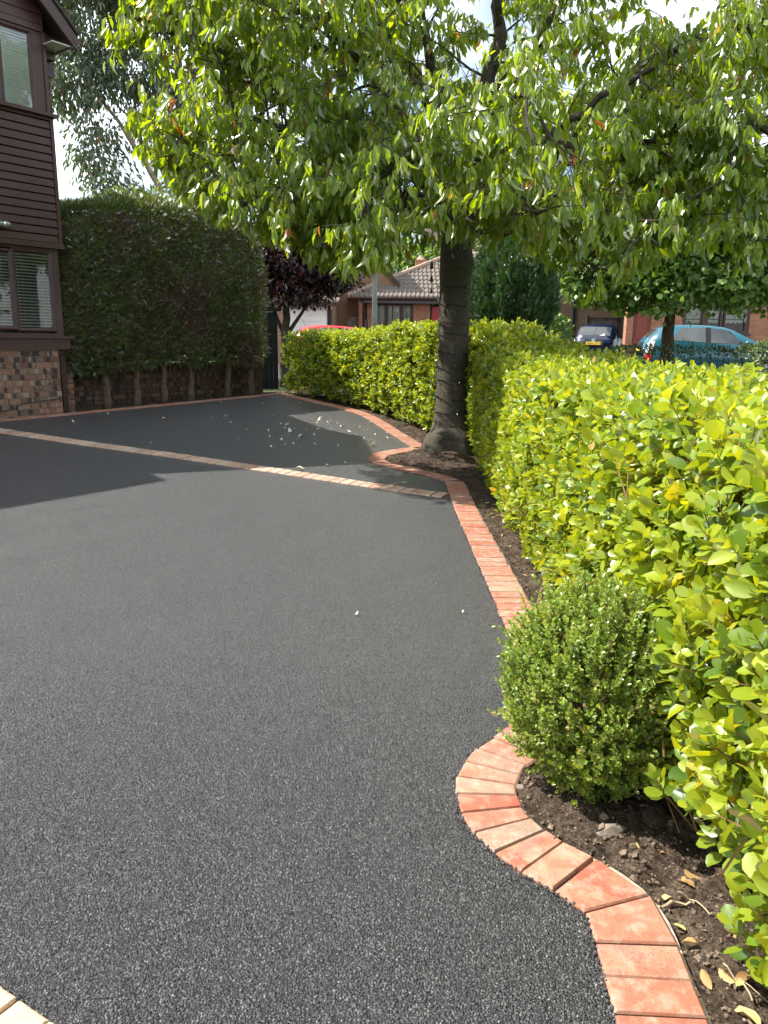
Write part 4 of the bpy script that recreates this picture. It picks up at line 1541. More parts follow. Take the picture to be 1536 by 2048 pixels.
# limbs: (points) grown by hand from the fork, then twigs
LIMBS = [
    ([(.82, 9.36, 2.85), (.95, 9.34, 3.4), (1.08, 9.30, 4.1), (1.22, 9.35, 4.9), (1.2, 9.4, 5.8), (1.3, 9.4, 6.6)], .125),
    ([(.80, 9.36, 2.85), (.62, 9.30, 3.4), (.55, 9.25, 4.1), (.35, 9.2, 4.9), (.25, 9.2, 5.8)], .095),
    ([(.78, 9.36, 2.90), (.2, 9.2, 3.35), (-.6, 9.0, 3.75), (-1.5, 8.8, 4.25), (-2.5, 8.6, 4.6)], .075),
    ([(.76, 9.34, 2.75), (.1, 8.9, 3.0), (-.7, 8.4, 3.15), (-1.4, 8.0, 3.2), (-2.0, 7.7, 3.1)], .060),
    ([(.85, 9.30, 2.85), (.9, 8.7, 3.2), (1.0, 8.0, 3.5), (1.1, 7.4, 3.55), (1.15, 6.9, 3.4)], .060),
    ([(.75, 9.32, 2.95), (.4, 8.8, 3.5), (-.2, 8.2, 4.0), (-.7, 7.6, 4.3), (-1.2, 7.2, 4.4)], .062),
    ([(.90, 9.36, 2.90), (1.5, 9.2, 3.25), (2.4, 9.0, 3.75), (3.3, 8.8, 4.3), (4.2, 8.6, 4.8)], .080),
    ([(.92, 9.32, 2.75), (1.4, 8.9, 2.95), (2.1, 8.4, 3.1), (2.9, 7.9, 3.15), (3.6, 7.5, 3.0)], .060),
    ([(.95, 9.40, 2.95), (1.6, 9.6, 3.5), (2.5, 9.9, 4.0), (3.6, 10.1, 4.4)], .065),
    ([(1.05, 9.32, 3.9), (1.5, 8.9, 4.5), (2.0, 8.4, 5.0), (2.6, 8.0, 5.3)], .055),
    ([(.58, 9.27, 3.8), (.1, 9.0, 4.5), (-.6, 8.8, 5.1), (-1.3, 8.5, 5.5)], .050),
    ([(.80, 9.42, 2.95), (.5, 9.9, 3.5), (.0, 10.4, 3.8), (-.7, 10.8, 3.9)], .060),
    ([(.90, 9.45, 3.0), (1.2, 10.0, 3.6), (1.5, 10.7, 4.0), (2.0, 11.2, 4.2)], .060),
    ([(1.2, 9.35, 4.8), (1.0, 8.8, 5.4), (.8, 8.2, 5.7), (.7, 7.6, 5.7)], .045),
    ([(.83, 9.20, 2.62), (.55, 8.8, 2.66), (.2, 8.4, 2.62), (-.15, 8.1, 2.50), (-.5, 7.9, 2.35)], .035),
    ([(.90, 9.20, 2.62), (1.3, 8.9, 2.62), (1.8, 8.5, 2.50), (2.3, 8.2, 2.42)], .035),
    ([(.36, 9.2, 4.85), (-.4, 9.3, 5.4), (-1.4, 9.4, 5.7), (-2.3, 9.4, 5.6)], .045),
    ([(.0, 9.0, 3.4), (-.9, 8.6, 3.6), (-1.8, 8.2, 3.6), (-2.5, 7.9, 3.4)], .045),
    ([(-.5, 8.5, 4.2), (-1.4, 8.0, 4.7), (-2.2, 7.6, 4.8)], .045),
    ([(.3, 8.7, 3.2), (-.3, 8.0, 2.95), (-.9, 7.5, 2.75), (-1.3, 7.2, 2.65)], .04),
    ([(.6, 8.9, 3.4), (.3, 8.2, 3.2), (.0, 7.5, 2.95), (-.2, 7.0, 2.75)], .04),
    ([(1.3, 8.9, 3.0), (1.9, 8.2, 2.8), (2.3, 7.6, 2.5), (2.5, 7.2, 2.25)], .04),
    ([(1.5, 9.0, 3.2), (2.4, 8.3, 3.4), (3.2, 7.6, 3.4), (3.8, 7.1, 3.2)], .045),
    ([(.5, 9.0, 2.85), (.1, 8.4, 2.75), (-.3, 7.8, 2.55), (-.55, 7.3, 2.3)], .03),
    ([(.4, 8.9, 3.0), (-.3, 8.3, 2.85), (-1.0, 7.8, 2.7), (-1.6, 7.5, 2.6)], .03),
    ([(1.3, 9.0, 2.8), (1.7, 8.3, 2.5), (1.95, 7.8, 2.2), (2.1, 7.4, 2.0)], .03),
    ([(1.6, 8.8, 2.9), (2.4, 8.1, 2.7), (3.0, 7.7, 2.5), (3.5, 7.4, 2.35)], .03),
    ([(1.0, 8.9, 3.0), (1.2, 8.1, 2.8), (1.3, 7.4, 2.6), (1.3, 7.0, 2.5)], .03),
    ([(1.4, 9.2, 3.3), (2.0, 8.6, 3.8), (2.8, 8.0, 4.2), (3.7, 7.6, 4.4)], .05),
]


def zlow(x, y):
    """underside of the crown, it is browsed and pruned unevenly"""
    e = np.interp(x / y * 8.0, [-2.9, -2.45, -2.0, -1.55, -1.0, -.55, -.1, .25, .7, 1.15, 1.6, 2.05, 2.5, 3.0, 3.4, 4.5], [3.9, 3.25, 2.72, 2.52, 2.36, 2.10, 2.16, 2.34, 2.44, 2.36, 2.28, 1.80, 2.20, 2.38, 2.20, 2.3])
    return EYE + (e - EYE) * y / 8.0 - .04


limb_m, twig_m = MB(), MB()
CL_P, CL_D = [], []
rl = random.Random(5)


def gv(s=1.0):
    return Vector((rl.gauss(0, s), rl.gauss(0, s), rl.gauss(0, s)))


def cluster_along(pts, i0):
    for i in range(i0, len(pts)):
        CL_P.append(pts[i])
        CL_D.append((pts[i] - pts[i - 1]).normalized())


CEN = Vector((.85, 8.9, 4.2))


def in_crown(p):
    q = p - CEN
    ex = 3.75 if q.x < 0 else 4.6
    ey = 2.75
    return (q.x / ex) ** 2 + (q.y / ey) ** 2 + (q.z / (2.75 if q.z > 0 else 4.2)) ** 2 < 1.0


for pts_, r0 in LIMBS:
    C = resample(smooth_poly(pts_, 2), .16)
    C = [Vector(p) + (gv(.018) if 0 < k else Vector()) for k, p in enumerate(C)]
    lowi = [k for k, p in enumerate(C) if k > 4 and p.z < zlow(p.x, max(4, p.y)) + .12]
    if lowi:
        C = C[:max(5, lowi[0])]
    n = len(C)
    limb_m.tube(C, [max(.012, r0 * (1 - .85 * k / (n - 1))) for k in range(n)], 8, True)
    for k in range(3, n):
        f = k / n
        if f < .22:
            continue
        for rep in range(2 if f > .4 else 1):
            if rl.random() > .78:
                continue
            base = (C[k] - C[k - 1]).normalized()
            d = (base * .6 + gv(.75) + Vector((0, 0, .12))).normalized()
            L2 = rl.uniform(.5, 1.25) * (1.15 - .4 * f)
            q = [C[k]]
            steps = max(4, int(L2 / .13))
            for s in range(steps):
                d = (d + gv(.13) + Vector((0, 0, .02 - .075 * s / steps)) + (q[-1] - CEN).normalized() * .05).normalized()
                e_ = q[-1] + d * L2 / steps
                if e_.z < zlow(e_.x, max(4, e_.y)) + .10 or not in_crown(e_):
                    break
                q.append(e_)
            steps = len(q) - 1
            if steps < 2:
                continue
            twig_m.tube(q, [max(.004, .017 * (1 - .8 * s / steps)) for s in range(steps + 1)], 5, False)
            cluster_along(q, max(2, steps // 2))
            for s in range(1, steps + 1):
                for rep2 in range(2):
                    if rl.random() > .72:
                        continue
                    d3 = ((q[s] - q[s - 1]).normalized() * .5 + gv(.7) + Vector((0, 0, -.02))).normalized()
                    L3 = rl.uniform(.16, .48)
                    w_ = [q[s]]
                    ns = max(2, int(L3 / .085))
                    for z_ in range(ns):
                        d3 = (d3 + gv(.12) + Vector((0, 0, -.05))).normalized()
                        w_.append(w_[-1] + d3 * L3 / ns)
                    if not in_crown(w_[-1]) or w_[-1].z < zlow(w_[-1].x, max(4, w_[-1].y)) + .03:
                        continue
                    twig_m.tube(w_, [max(.0022, .006 * (1 - .6 * z_ / ns)) for z_ in range(ns + 1)], 3, False)
                    cluster_along(w_, 1)
limb_m.obj('limbs', 'branch_bark', ct, smooth=True)
twig_m.obj('twigs', 'branch_bark', ct, kind='stuff')
CP = np.array([tuple(p) for p in CL_P])
CDv = np.array([tuple(p) for p in CL_D])
zl = zlow(CP[:, 0], np.maximum(CP[:, 1], 4))
ins = np.array([in_crown(Vector(p)) for p in CP])
gap = np.array([noise.fractal(Vector((p[0] * 1.15 + 3.1, p[1] * .8, p[2] * 1.35)), 1.0, 2.0, 2) for p in CP])
ok = (CP[:, 2] > zl + .09) & ins & (CP[:, 1] > 6.35) & (gap > -.35)
CP, CDv = CP[ok], CDv[ok]
NLF = 4 if True else 3
P_ = np.repeat(CP, NLF, 0)
Dd = np.repeat(CDv, NLF, 0)
n = len(P_)
side = rng.normal(0, 1, (n, 3))
side[:, 2] = 0
side /= np.linalg.norm(side, axis=1, keepdims=True)
Dl = Dd * .35 + side * rng.uniform(.15, .65, n)[:, None] + np.array([0, 0, -1.0]) * rng.uniform(.55, 1.25, n)[:, None]
Nl = np.cross(Dl, np.cross(np.array([0, 0, 1.0]), Dl)) + rng.normal(0, .6, (n, 3))
Pl = P_ + rng.normal(0, .022, (n, 3)) + Dl * .02
LL = rng.uniform(.085, .155, n)
LR = np.clip(rng.normal(.45, .2, n), 0, .97)
LR = np.where(rng.random(n) < .012, rng.uniform(.975, 1, n), LR)
WW = LL * rng.uniform(.27, .38, n)
ner = np.linalg.norm(Pl - np.array([0, 0, EYE]), axis=1) < 7.6
leafmass('foliage', 'cherry', Pl[ner], Dl[ner], Nl[ner], LL[ner], WW[ner], 'cherry_leaf', ct, LR[ner], keep=300)
ner = ~ner
leafmass('foliage', 'cherry_far', Pl[ner], Dl[ner], Nl[ner], LL[ner], WW[ner], 'cherry_leaf', ct, LR[ner])

# cable of fairy lights wound round the trunk
sl_ = thing('string_lights', 'dark cable of small bulbs wound around the cherry trunk', 'fairy lights', (.80, 9.36, .3))
pth, bul = [], []
for k in range(0, 330):
    f = k / 329
    th = -f * 2 * math.pi * 10 + .4 * math.sin(f * 30)
    z = .40 + 1.78 * f + .022 * math.sin(th + 1.1) + .03 * math.sin(f * 23)
    r = np.interp(z, [.1, .5, 1, 2, 2.3], [.30, .205, .192, .192, .205]) + .005
    p = Vector((.803 + r * math.cos(th), 9.36 + r * math.sin(th), z))
    pth.append(p)
    if k % 6 == 3:
        bul.append((p, Vector((math.cos(th), math.sin(th), rl.choice((-.6, .6))))))
MB().tube(pth, .0048, 5).obj('cable', 'black_plastic', sl_)
for p, d in bul:
    MB().tube([p, p + d.normalized() * .015, p + d.normalized() * .036], [.006, .008, .005], 5).obj('bulb', 'black_plastic', sl_)
# hanging string of bells left of the trunk
hg = thing('hanging_bells', 'string of three dark bell ornaments hanging from the cherry left of its trunk', 'ornament', (.52, 9.25, 2.3))
MB().tube([(.525, 9.25, 2.62), (.522, 9.25, 2.35), (.52, 9.25, 1.98)], .003, 4).obj('string', 'black_plastic', hg)
for (z, r, h) in ((2.30, .022, .075), (2.15, .023, .065), (2.02, .017, .055)):
    MB().tube([(.521, 9.25, z + h * .55), (.521, 9.25, z + h * .4), (.521, 9.25, z), (.521, 9.25, z - h * .4), (.521, 9.25, z - h * .5)], [.006, r * .55, r * .8, r, r * .9], 10).obj('bell', 'wind_bell', hg)


# ------------------------------------------------------------------ generic trees and shrubs
def tree(name, label, cat, base, stems, blobs, n, leaf, wid, mat, tp='oval', droop=0.0, bark='branch_bark', per=10, spread=.22, group=None, bias=None):
    t = thing(name, label, cat, base, group)
    for pts_, r in stems:
        C = resample(smooth_poly(pts_, 2), .25)
        C = [tuple(np.array(p) + (rng.normal(0, .012, 3) if i else 0)) for i, p in enumerate(C)]
        k = len(C)
        MB().tube(C, [max(.008, r * (1 - .75 * i / max(1, k - 1))) for i in range(k)], 8).obj('trunk' if r > .06 else 'branch', bark, t, smooth=True)
    vol = np.array([b[3] * b[4] * b[5] for b in blobs]) ** .67
    vol /= vol.sum()
    P, D, Nn = [], [], []
    nc = n // per
    tw = MB()
    for b_, fr in zip(blobs, vol):
        c = np.array(b_[:3])
        r = np.array(b_[3:6])
        k = max(1, int(nc * fr))
        u_ = rand_unit(k)
        rad = rng.uniform(.45, 1.0, k) ** .6
        rad *= 1 + .22 * fbm(u_, 2.0, b_[0])
        cc = c + u_ * r * rad[:, None]
        for q, uu in zip(cc, u_):
            m_ = max(3, int(rng.normal(per, per * .3)))
            s_ = spread * rng.uniform(.6, 1.3)
            o_ = rng.normal(0, s_, (m_, 3)) * np.array([1, 1, .55])
            P.append(q + o_)
            D.append(uu * .5 + rng.normal(0, .55, (m_, 3)) + np.array([0, 0, -droop]))
            Nn.append(np.array([0, 0, 1.0]) + uu * .5 + rng.normal(0, .45, (m_, 3)))
            if rng.random() < .3:
                tw.tube([q - uu * r * .35, q - uu * r * .1 + rng.normal(0, .03, 3), q], [.012, .008, .003], 3, False)
    P, D, Nn = np.concatenate(P), np.concatenate(D), np.concatenate(Nn)
    if bias is not None:
        kk = bias(P)
        P, D, Nn = P[kk], D[kk], Nn[kk]
    L = rng.uniform(.75, 1.3, len(P)) * leaf
    leafmass('foliage', tp, P, D, Nn, L, L * wid, mat, t)
    if tw.v:
        tw.obj('twigs', bark, t, kind='stuff')
    return t


tree('gum_tree', 'tall airy gum tree with grey green hanging leaves behind the conifer hedge', 'tree', (-4.9, 20, .5),
     [([(-4.95, 20, .5), (-4.95, 20, 3), (-4.9, 20, 5), (-5.0, 20, 7), (-4.9, 20.2, 10.5)], .20), ([(-4.95, 20, 4.0), (-5.6, 19.8, 5.2), (-6.3, 19.7, 6.4), (-7.0, 19.6, 7.2)], .10), ([(-5.0, 20, 4.2), (-5.9, 20, 5.6), (-6.0, 20, 6.8), (-6.4, 20, 8.2)], .075), ([(-4.9, 20, 4.6), (-4.5, 20, 5.3), (-4.45, 20, 5.9), (-4.2, 20, 6.4)], .06), ([(-4.9, 20, 4.4), (-4.3, 20, 5.0), (-3.9, 20, 5.8)], .055), ([(-5.2, 20, 5.8), (-5.4, 20, 6.4), (-5.9, 20, 6.9)], .03)],
     [(-6.9, 19.7, 8.6, 1.3, 1.2, 1.1), (-7.3, 19.6, 7.3, 1.1, 1.1, .7), (-6.2, 20, 9.9, 1.6, 1.4, 1.0), (-5.0, 20, 9.4, 1.6, 1.3, 1.3), (-6.0, 19.8, 7.6, .9, .9, .7), (-6.9, 19.7, 5.8, .55, .7, .75), (-6.5, 19.7, 4.9, .6, .6, .4), (-4.3, 20, 7.2, 1.1, .9, .8), (-5.6, 19.8, 6.4, .5, .5, .3), (-3.2, 20, 8.2, 1.4, 1, 1.3), (-4.6, 20, 11, 2.2, 1.4, .8), (-8.0, 19.8, 9.4, 1.0, 1, 1.0)],
     26000, .18, .32, 'gum_leaf', 'small', 1.0, 'pale_trunk', 9, .20)
tree('ivy_stump', 'bushy ivy covered stem at the foot of the gum tree', 'shrub', (-4.6, 19, .5), [([(-4.6, 19, .5), (-4.6, 19, 4)], .07)], [(-4.55, 19, 4.6, .55, .5, .6), (-4.1, 19, 4.9, .5, .5, .4), (-4.9, 19, 4.0, .5, .5, .6)], 1500, .09, .7, 'lime_leaf')
tree('golden_shrub', 'yellow green shrub showing above the conifer hedge top', 'shrub', (-5.0, 16.5, .5), [([(-5.0, 16.5, .5), (-5.0, 16.5, 3)], .06)], [(-5.4, 16.5, 3.7, .9, .6, .65), (-4.4, 16.5, 3.8, .8, .6, .6)], 2600, .08, .5, 'sunny_leaf')
tree('purple_plum', 'dark purple leaved plum tree at the corner behind the hedge', 'tree', (-2.15, 17, .5),
     [([(-2.2, 17, .4), (-2.15, 17, 1.7), (-2.1, 17, 2.6), (-1.9, 17, 3.6)], .13), ([(-2.1, 17, 1.6), (-1.75, 17, 2.1), (-1.4, 17, 2.5)], .05), ([(-2.2, 17, 1.6), (-2.5, 17, 2.3), (-2.7, 17, 3.0)], .05)],
     [(-2.1, 17, 3.2, .95, .8, .75), (-2.8, 17, 3.3, .6, .6, .6), (-1.4, 17, 3.0, .6, .7, .6), (-1.9, 17, 2.55, .75, .7, .4), (-1.05, 17, 2.75, .38, .5, .3), (-1.9, 17, 3.9, .8, .8, .5)],
     15000, .10, .62, 'plum_leaf', 'small', .3, 'branch_bark', 9, .13)
# clipped upright conifer behind the trunk
uc = thing('upright_conifer', 'dense dark green rounded conifer behind the hedge right of the trunk', 'tree', (2.35, 15, .5))
MB().tube([(2.35, 15, .4), (2.35, 15, 2)], .1, 8).obj('trunk', 'conifer_trunk', uc)


def uc_r(z):
    return np.interp(z, [.9, 1.35, 1.7, 2.1, 2.45, 2.8, 3.1, 3.35, 3.55], [.22, .42, .66, .82, .84, .74, .55, .32, .05])


def uc_core(u, v):
    z = 1.0 + 2.5 * v
    th = u * 2 * math.pi
    r = float(uc_r(z)) * .86
    return (2.35 + r * math.cos(th), 15 + r * math.sin(th), z)


lumpy_core('filler_core', uc_core, 24, 16, 'dark_core', uc)  # added closed core, dark fill behind the sprays
n = 19000
z = rng.uniform(.95, 3.55, n)
th = rng.uniform(0, 6.283, n)
r = uc_r(z) * (.97 + .26 * (vnoise(th * 2.2, z * 1.0, 2.2, 3) - .5) + .10 * (vnoise(th * 2.2, z, 7, 6) - .5) + rng.normal(0, .03, n))
P_ = np.stack([2.35 + r * np.cos(th), 15 + r * np.sin(th), z], 1)
D_v = np.stack([np.cos(th) * .5, np.sin(th) * .5, np.full(n, 1.0)], 1) + rng.normal(0, .3, (n, 3))
Ls = rng.uniform(.08, .15, n)
leafmass('foliage', 'spray', P_, D_v, rng.normal(0, 1, (n, 3)), Ls, Ls, 'dark_conifer_spray', uc)
# lime tree in front of the teal car
tree('lime_tree', 'spreading round leaved tree with dark canopy in front of teal car', 'tree', (5.9, 16.5, .5),
     [([(5.92, 16.5, .35), (5.9, 16.5, 1.4), (5.92, 16.5, 2.2), (6.0, 16.5, 3.2)], .185), ([(5.9, 16.5, 2.0), (5.2, 16.4, 2.6), (4.4, 16.3, 3.0)], .055), ([(5.95, 16.5, 2.1), (6.8, 16.4, 2.8), (7.6, 16.3, 3.2)], .055)],
     [(5.9, 16.5, 3.6, 1.9, 1.7, 1.1), (4.6, 16.3, 3.0, 1.1, 1.2, .75), (4.0, 16.3, 2.75, .6, .8, .45), (7.2, 16.3, 3.2, 1.2, 1.3, .95), (6.5, 15.9, 2.65, 1.3, 1.0, .5), (5.3, 15.9, 2.5, .9, .9, .45), (8.0, 16.6, 2.9, .9, 1, .8), (5.6, 16.5, 4.6, 1.5, 1.3, .8), (7.3, 16.5, 4.4, 1.2, 1.2, .8), (4.2, 16.4, 3.6, .8, .9, .6)],
     21000, .115, .88, 'lime_leaf', 'oval', .55, 'dead_wood', 10, .15)
# trees further off, seen through the cherry
for i, (x, y, h, r, mt, lab) in enumerate(((11.5, 36, 8.0, 3.4, 'sunny_leaf', 'sunlit pale green tree beyond the right hand brick house'), (5.5, 46, 8.8, 3.2, 'sunny_leaf', 'sunlit rounded tree far off behind the roofs at centre'), (18.5, 38, 8.5, 3.6, 'sunny_leaf', 'broad sunlit tree at the far right beyond the houses'), (-3.0, 48, 8.6, 2.7, 'sunny_leaf', 'yellow green tree behind the bungalow roof'), (1.2, 44, 6.6, 2.2, 'lime_leaf', 'darker tree between bungalow roof and tall house'))):
    tree('far_tree', lab, 'tree', (x, y, .5), [([(x, y, .4), (x, y, h * .6)], .25)],
         [(x, y, h * .72, r, r, h * .26), (x - r * .5, y, h * .55, r * .7, r * .7, h * .2), (x + r * .55, y, h * .58, r * .7, r * .7, h * .2), (x + r * .1, y, h * .9, r * .55, r * .55, h * .12)], 11000, .22, .65, mt, 'small', .2, 'dead_wood', 10, .36, 'trees far behind the houses')


def shrub_box(name, label, x0, x1, y0, y1, z0, z1, n, leaf, wid, mat, cat='hedge', lum=.1):
    t = thing(name, label, cat, ((x0 + x1) / 2, (y0 + y1) / 2, z0))
    c = np.array([(x0 + x1) / 2, (y0 + y1) / 2, (z0 + z1) / 2])
    h = np.array([(x1 - x0) / 2, (y1 - y0) / 2, (z1 - z0) / 2])
    u_ = rng.uniform(-1, 1, (n, 3))
    k = rng.integers(0, 3, n)
    s_ = np.sign(rng.normal(size=n))
    u_[np.arange(n), k] = s_
    f = 1.0 / np.maximum(1.0, np.sum(np.abs(u_) ** 6, 1) ** (1 / 6.)) * 1.05
    P = c + u_ * f[:, None] * h
    nrm = u_ ** 5
    nrm /= np.linalg.norm(nrm, axis=1, keepdims=True)
    P = P + nrm * (lum * 2 * (vnoise(P[:, 0] + P[:, 2], P[:, 1] - P[:, 2], 1.9, 4) - .5) - np.abs(rng.normal(0, .06, n)))[:, None]
    P[:, 2] = np.maximum(P[:, 2], z0 + .05)
    L = rng.uniform(.75, 1.3, n) * leaf
    leafmass('foliage', 'oval', P, nrm * .6 + rng.normal(0, .5, (n, 3)) + np.array([0, 0, .3]), nrm + np.array([0, 0, .6]) + rng.normal(0, .5, (n, 3)), L, L * wid, mat, t)
    m = MB()
    for k in range(24):
        x, y = rng.uniform(x0 + .1, x1 - .1), rng.uniform(y0 + .1, y1 - .1)
        m.tube([(x, y, z0 - .1), (x + rng.normal(0, .1), y, (z0 + z1) / 2), (x + rng.normal(0, .15), y, z1 - .15)], [.015, .01, .005], 4, False)
    m.obj('branches', 'dead_wood', t, kind='stuff')
    return t


shrub_box('laurel_hedge', 'bright green laurel hedge left of the navy car', 4.2, 4.98, 21.5, 23, .5, 2.02, 3800, .13, .38, 'laurel_leaf', lum=.16)
shrub_box('dark_hedge', 'low dark green hedge in front of both parked cars', 4.4, 9.6, 15.2, 16.2, .4, 1.36, 5200, .07, .5, 'darkhedge_leaf', lum=.08)
shrub_box('variegated_bush', 'pale variegated bush at the right edge beyond the hedge', 6.75, 8.2, 14.3, 15.4, .4, 1.47, 2400, .06, .6, 'variegated_leaf', 'bush', .14)
shrub_box('golden_bush', 'small golden bush at the foot of the upright conifer', 1.45, 2.2, 13.6, 14.3, .4, 1.72, 1200, .05, .6, 'sunny_leaf', 'bush', .1)

# ------------------------------------------------------------------ far buildings
# low brick garage with white door
GZ = .55
gar = thing('garage', 'low brick garage with white up and over door and tiled roof', 'garage', (-2.9, 30, GZ))
lb = lambda a, b_, mat, name, par, **k: MB().box(a, b_).obj(name, mat, par, **k)
lb((-6.2, 30.0, GZ - .2), (-3.75, 34, 2.85), 'buff_brick', 'wall', gar)
lb((-3.75, 30.3, GZ - .2), (-2.05, 34, 2.85), 'buff_brick', 'wall', gar)
gd = lb((-3.72, 30.0, GZ - .02), (-2.22, 30.06, 2.60), 'garage_white', 'garage_door', gar)
for k in range(9):
    z0 = GZ + .02 + k * .226
    lb((-3.70, 29.975, z0), (-2.24, 29.998, z0 + .215), 'garage_white', 'door_panel', gd)
lb((-3.75, 29.96, 2.605), (-2.05, 30.2, 2.80), 'white_pvc', 'lintel', gar)
lb((-2.2, 29.95, GZ - .1), (-2.08, 30.1, 2.80), 'black_plastic', 'downpipe', gar)


def pantile_roof(parent, name, corners, nu, courses, mat='pantile', roll=.062):
    """corners: eaves left, eaves right, top right, top left; rolled tiles laid in stepped courses"""
    e0, e1, t1, t0 = (np.array(c, float) for c in corners)
    nrm = np.cross(e1 - e0, t0 - e0)
    nrm /= np.linalg.norm(nrm)
    wu = np.linalg.norm(e1 - e0)
    udir = (e1 - e0) / wu
    V, F = [], []
    spt = 6
    for c in range(courses):
        f0, f1 = c / courses, (c + 1) / courses
        L0, R0 = e0 + (t0 - e0) * f0, e1 + (t1 - e1) * f0
        L1, R1 = e0 + (t0 - e0) * f1, e1 + (t1 - e1) * f1
        nseg = nu * spt
        base = len(V)
        a0, b0 = (L0 - e0) @ udir, (R0 - e0) @ udir
        a1, b1 = (L1 - e0) @ udir, (R1 - e0) @ udir
        for (A, B, a, bq, lift) in ((L0, R0, a0, b0, -.02), (L0, R0, a0, b0, .035), (L1, R1, a1, b1, .0)):
            for i in range(nseg + 1):
                # sample on the common grid of rolls, clipped to the hip
                uu = np.clip(wu * i / nseg, min(a, bq), max(a, bq))
                p = A + udir * (uu - a)
                h = roll * max(0.0, math.cos(2 * math.pi * uu / (wu / nu)) ) if lift >= 0 else 0
                V.append(p + nrm * (h + lift))
        for r_ in range(2):
            for i in range(nseg):
                a = base + r_ * (nseg + 1) + i
                F.append((a, a + 1, a + nseg + 2, a + nseg + 1))
    me = npmesh(name, np.array(V), [np.array(F)], mat, None, False)
    return tag(link(bpy.data.objects.new(name, me), parent), kind='stuff')


pantile_roof(gar, 'roof_tiles', [(-6.5, 29.7, 2.85), (-1.75, 29.7, 2.85), (-1.2, 33.2, 5.0), (-6.5, 33.2, 5.0)], 26, 11)
MB().tube([(-6.5, 33.2, 5.03), (-1.2, 33.2, 5.03)], .11, 8).obj('ridge', 'ridge_tile', gar)
lb((-6.5, 29.66, 2.70), (-1.75, 29.70, 2.84), 'brown_pvc', 'fascia', gar)
lb((-3.6, 33.4, 4.6), (-.95, 35, 7.0), 'buff_brick', 'upper_wall', gar)
# gabled brick house
gh = thing('gable_house', 'house with steep gable of dark patterned brickwork beside the bungalow', 'house', (-1.0, 33.6, GZ))
gx0, gx1, gya, gze, gzp, gxp = -2.15, .42, 33.6, 3.25, 5.05, -.85
m = MB()
v = [(gx0, gya, GZ - .2), (gx1, gya, GZ - .2), (gx1, gya, 3.9), (gxp, gya, gzp), (gx0, gya, gze)]
v += [(x, y + 4, z) for x, y, z in v]
m.add(v, [(0, 1, 2, 3, 4), (5, 9, 8, 7, 6), (0, 5, 6, 1), (1, 6, 7, 2), (2, 7, 8, 3), (3, 8, 9, 4), (4, 9, 5, 0)])
m.obj('wall', 'patterned_brick', gh)
for (xa, za, xb, zb_) in ((gx0 - .15, gze - .05, gxp, gzp + .12), (gx1 + .12, 3.85, gxp, gzp + .12)):
    m = MB()
    v = [(xa, gya - .12, za), (xb, gya - .12, zb_), (xb, gya - .12, zb_ - .2), (xa, gya - .12, za - .2)]
    v += [(x, gya - .06, z) for x, y, z in v]
    m.add(v, [(0, 1, 2, 3), (4, 7, 6, 5), (0, 4, 5, 1), (2, 6, 7, 3), (0, 3, 7, 4), (1, 5, 6, 2)])
    m.obj('barge_board', 'brown_pvc', gh)
    m = MB()
    v = [(xa, gya - .14, za + .06), (xb, gya - .14, zb_ + .06), (xb, gya + 4.2, zb_ + .06), (xa, gya + 4.2, za + .06)]
    v += [(x, y, z - .06) for x, y, z in v]
    m.add(v, [(0, 1, 2, 3), (4, 7, 6, 5), (0, 4, 5, 1), (2, 6, 7, 3), (0, 3, 7, 4), (1, 5, 6, 2)])
    m.obj('roof', 'pantile', gh)
# arched garden gate
gg = thing('garden_gate', 'dark timber garden gate with an arched top beside the bungalow', 'gate', (-1.25, 33.0, GZ))
for k in range(7):
    x = -1.62 + k * .125
    zt = 2.28 + .16 * math.sin(math.pi * (k + .5) / 7)
    lb((x, 33.0, GZ), (x + .117, 33.04, zt), 'grey_timber', 'plank', gg)
lb((-1.62, 33.045, 1.0), (-.75, 33.09, 1.1), 'grey_timber', 'rail', gg)
lb((-1.62, 33.045, 2.0), (-.75, 33.09, 2.1), 'grey_timber', 'rail', gg)

# bungalow
bg_ = thing('bungalow', 'brick bungalow with hipped pantile roof, curtained windows and red door', 'bungalow', (1.5, 33, GZ))
BY = 33.0
for (x0, x1, z0, z1) in ((-.78, -.55, GZ - .2, 2.98), (1.13, 1.83, GZ - .2, 2.98), (-.55, 1.13, GZ - .2, 1.25), (2.85, 6.0, GZ - .2, 2.98)):
    lb((x0, BY, z0), (x1, BY + .3, z1), 'red_brick', 'wall', bg_)
lb((-.78, BY + .3, GZ - .2), (-.60, BY + 6, 2.98), 'red_brick', 'wall', bg_)
lb((-.55, BY + 1.2, GZ), (6.0, BY + 1.25, 2.98), 'room_dark', 'inner_wall', bg_)
lb((-1.15, BY - .30, 2.985), (6.2, BY + .2, 3.12), 'grey_fascia', 'fascia', bg_)
MB().tube([(-1.6, BY - .42, 3.17), (6.2, BY - .42, 3.17)], .065, 8).obj('gutter', 'brown_pvc', bg_)
MB().tube([(-.98, BY - .33, 3.1), (-.98, BY - .12, 2.9), (-.90, BY - .10, 2.7), (-.90, BY - .10, GZ)], .05, 7).obj('downpipe', 'brown_pvc', bg_)
lb((-1.12, BY - .28, GZ - .1), (-.98, BY, 2.98), 'red_brick', 'pillar', bg_)
bw = MB()
for (x0, x1) in ((-.55, -.43), (-.04, .09), (.60, .72), (1.04, 1.13)):
    bw.box((x0, BY + .08, 1.30), (x1, BY + .18, 2.96))
for (z0, z1) in ((1.25, 1.33), (2.90, 2.98)):
    bw.box((-.55, BY + .07, z0), (1.13, BY + .19, z1))
bwo = bw.obj('window', 'brown_pvc', bg_)
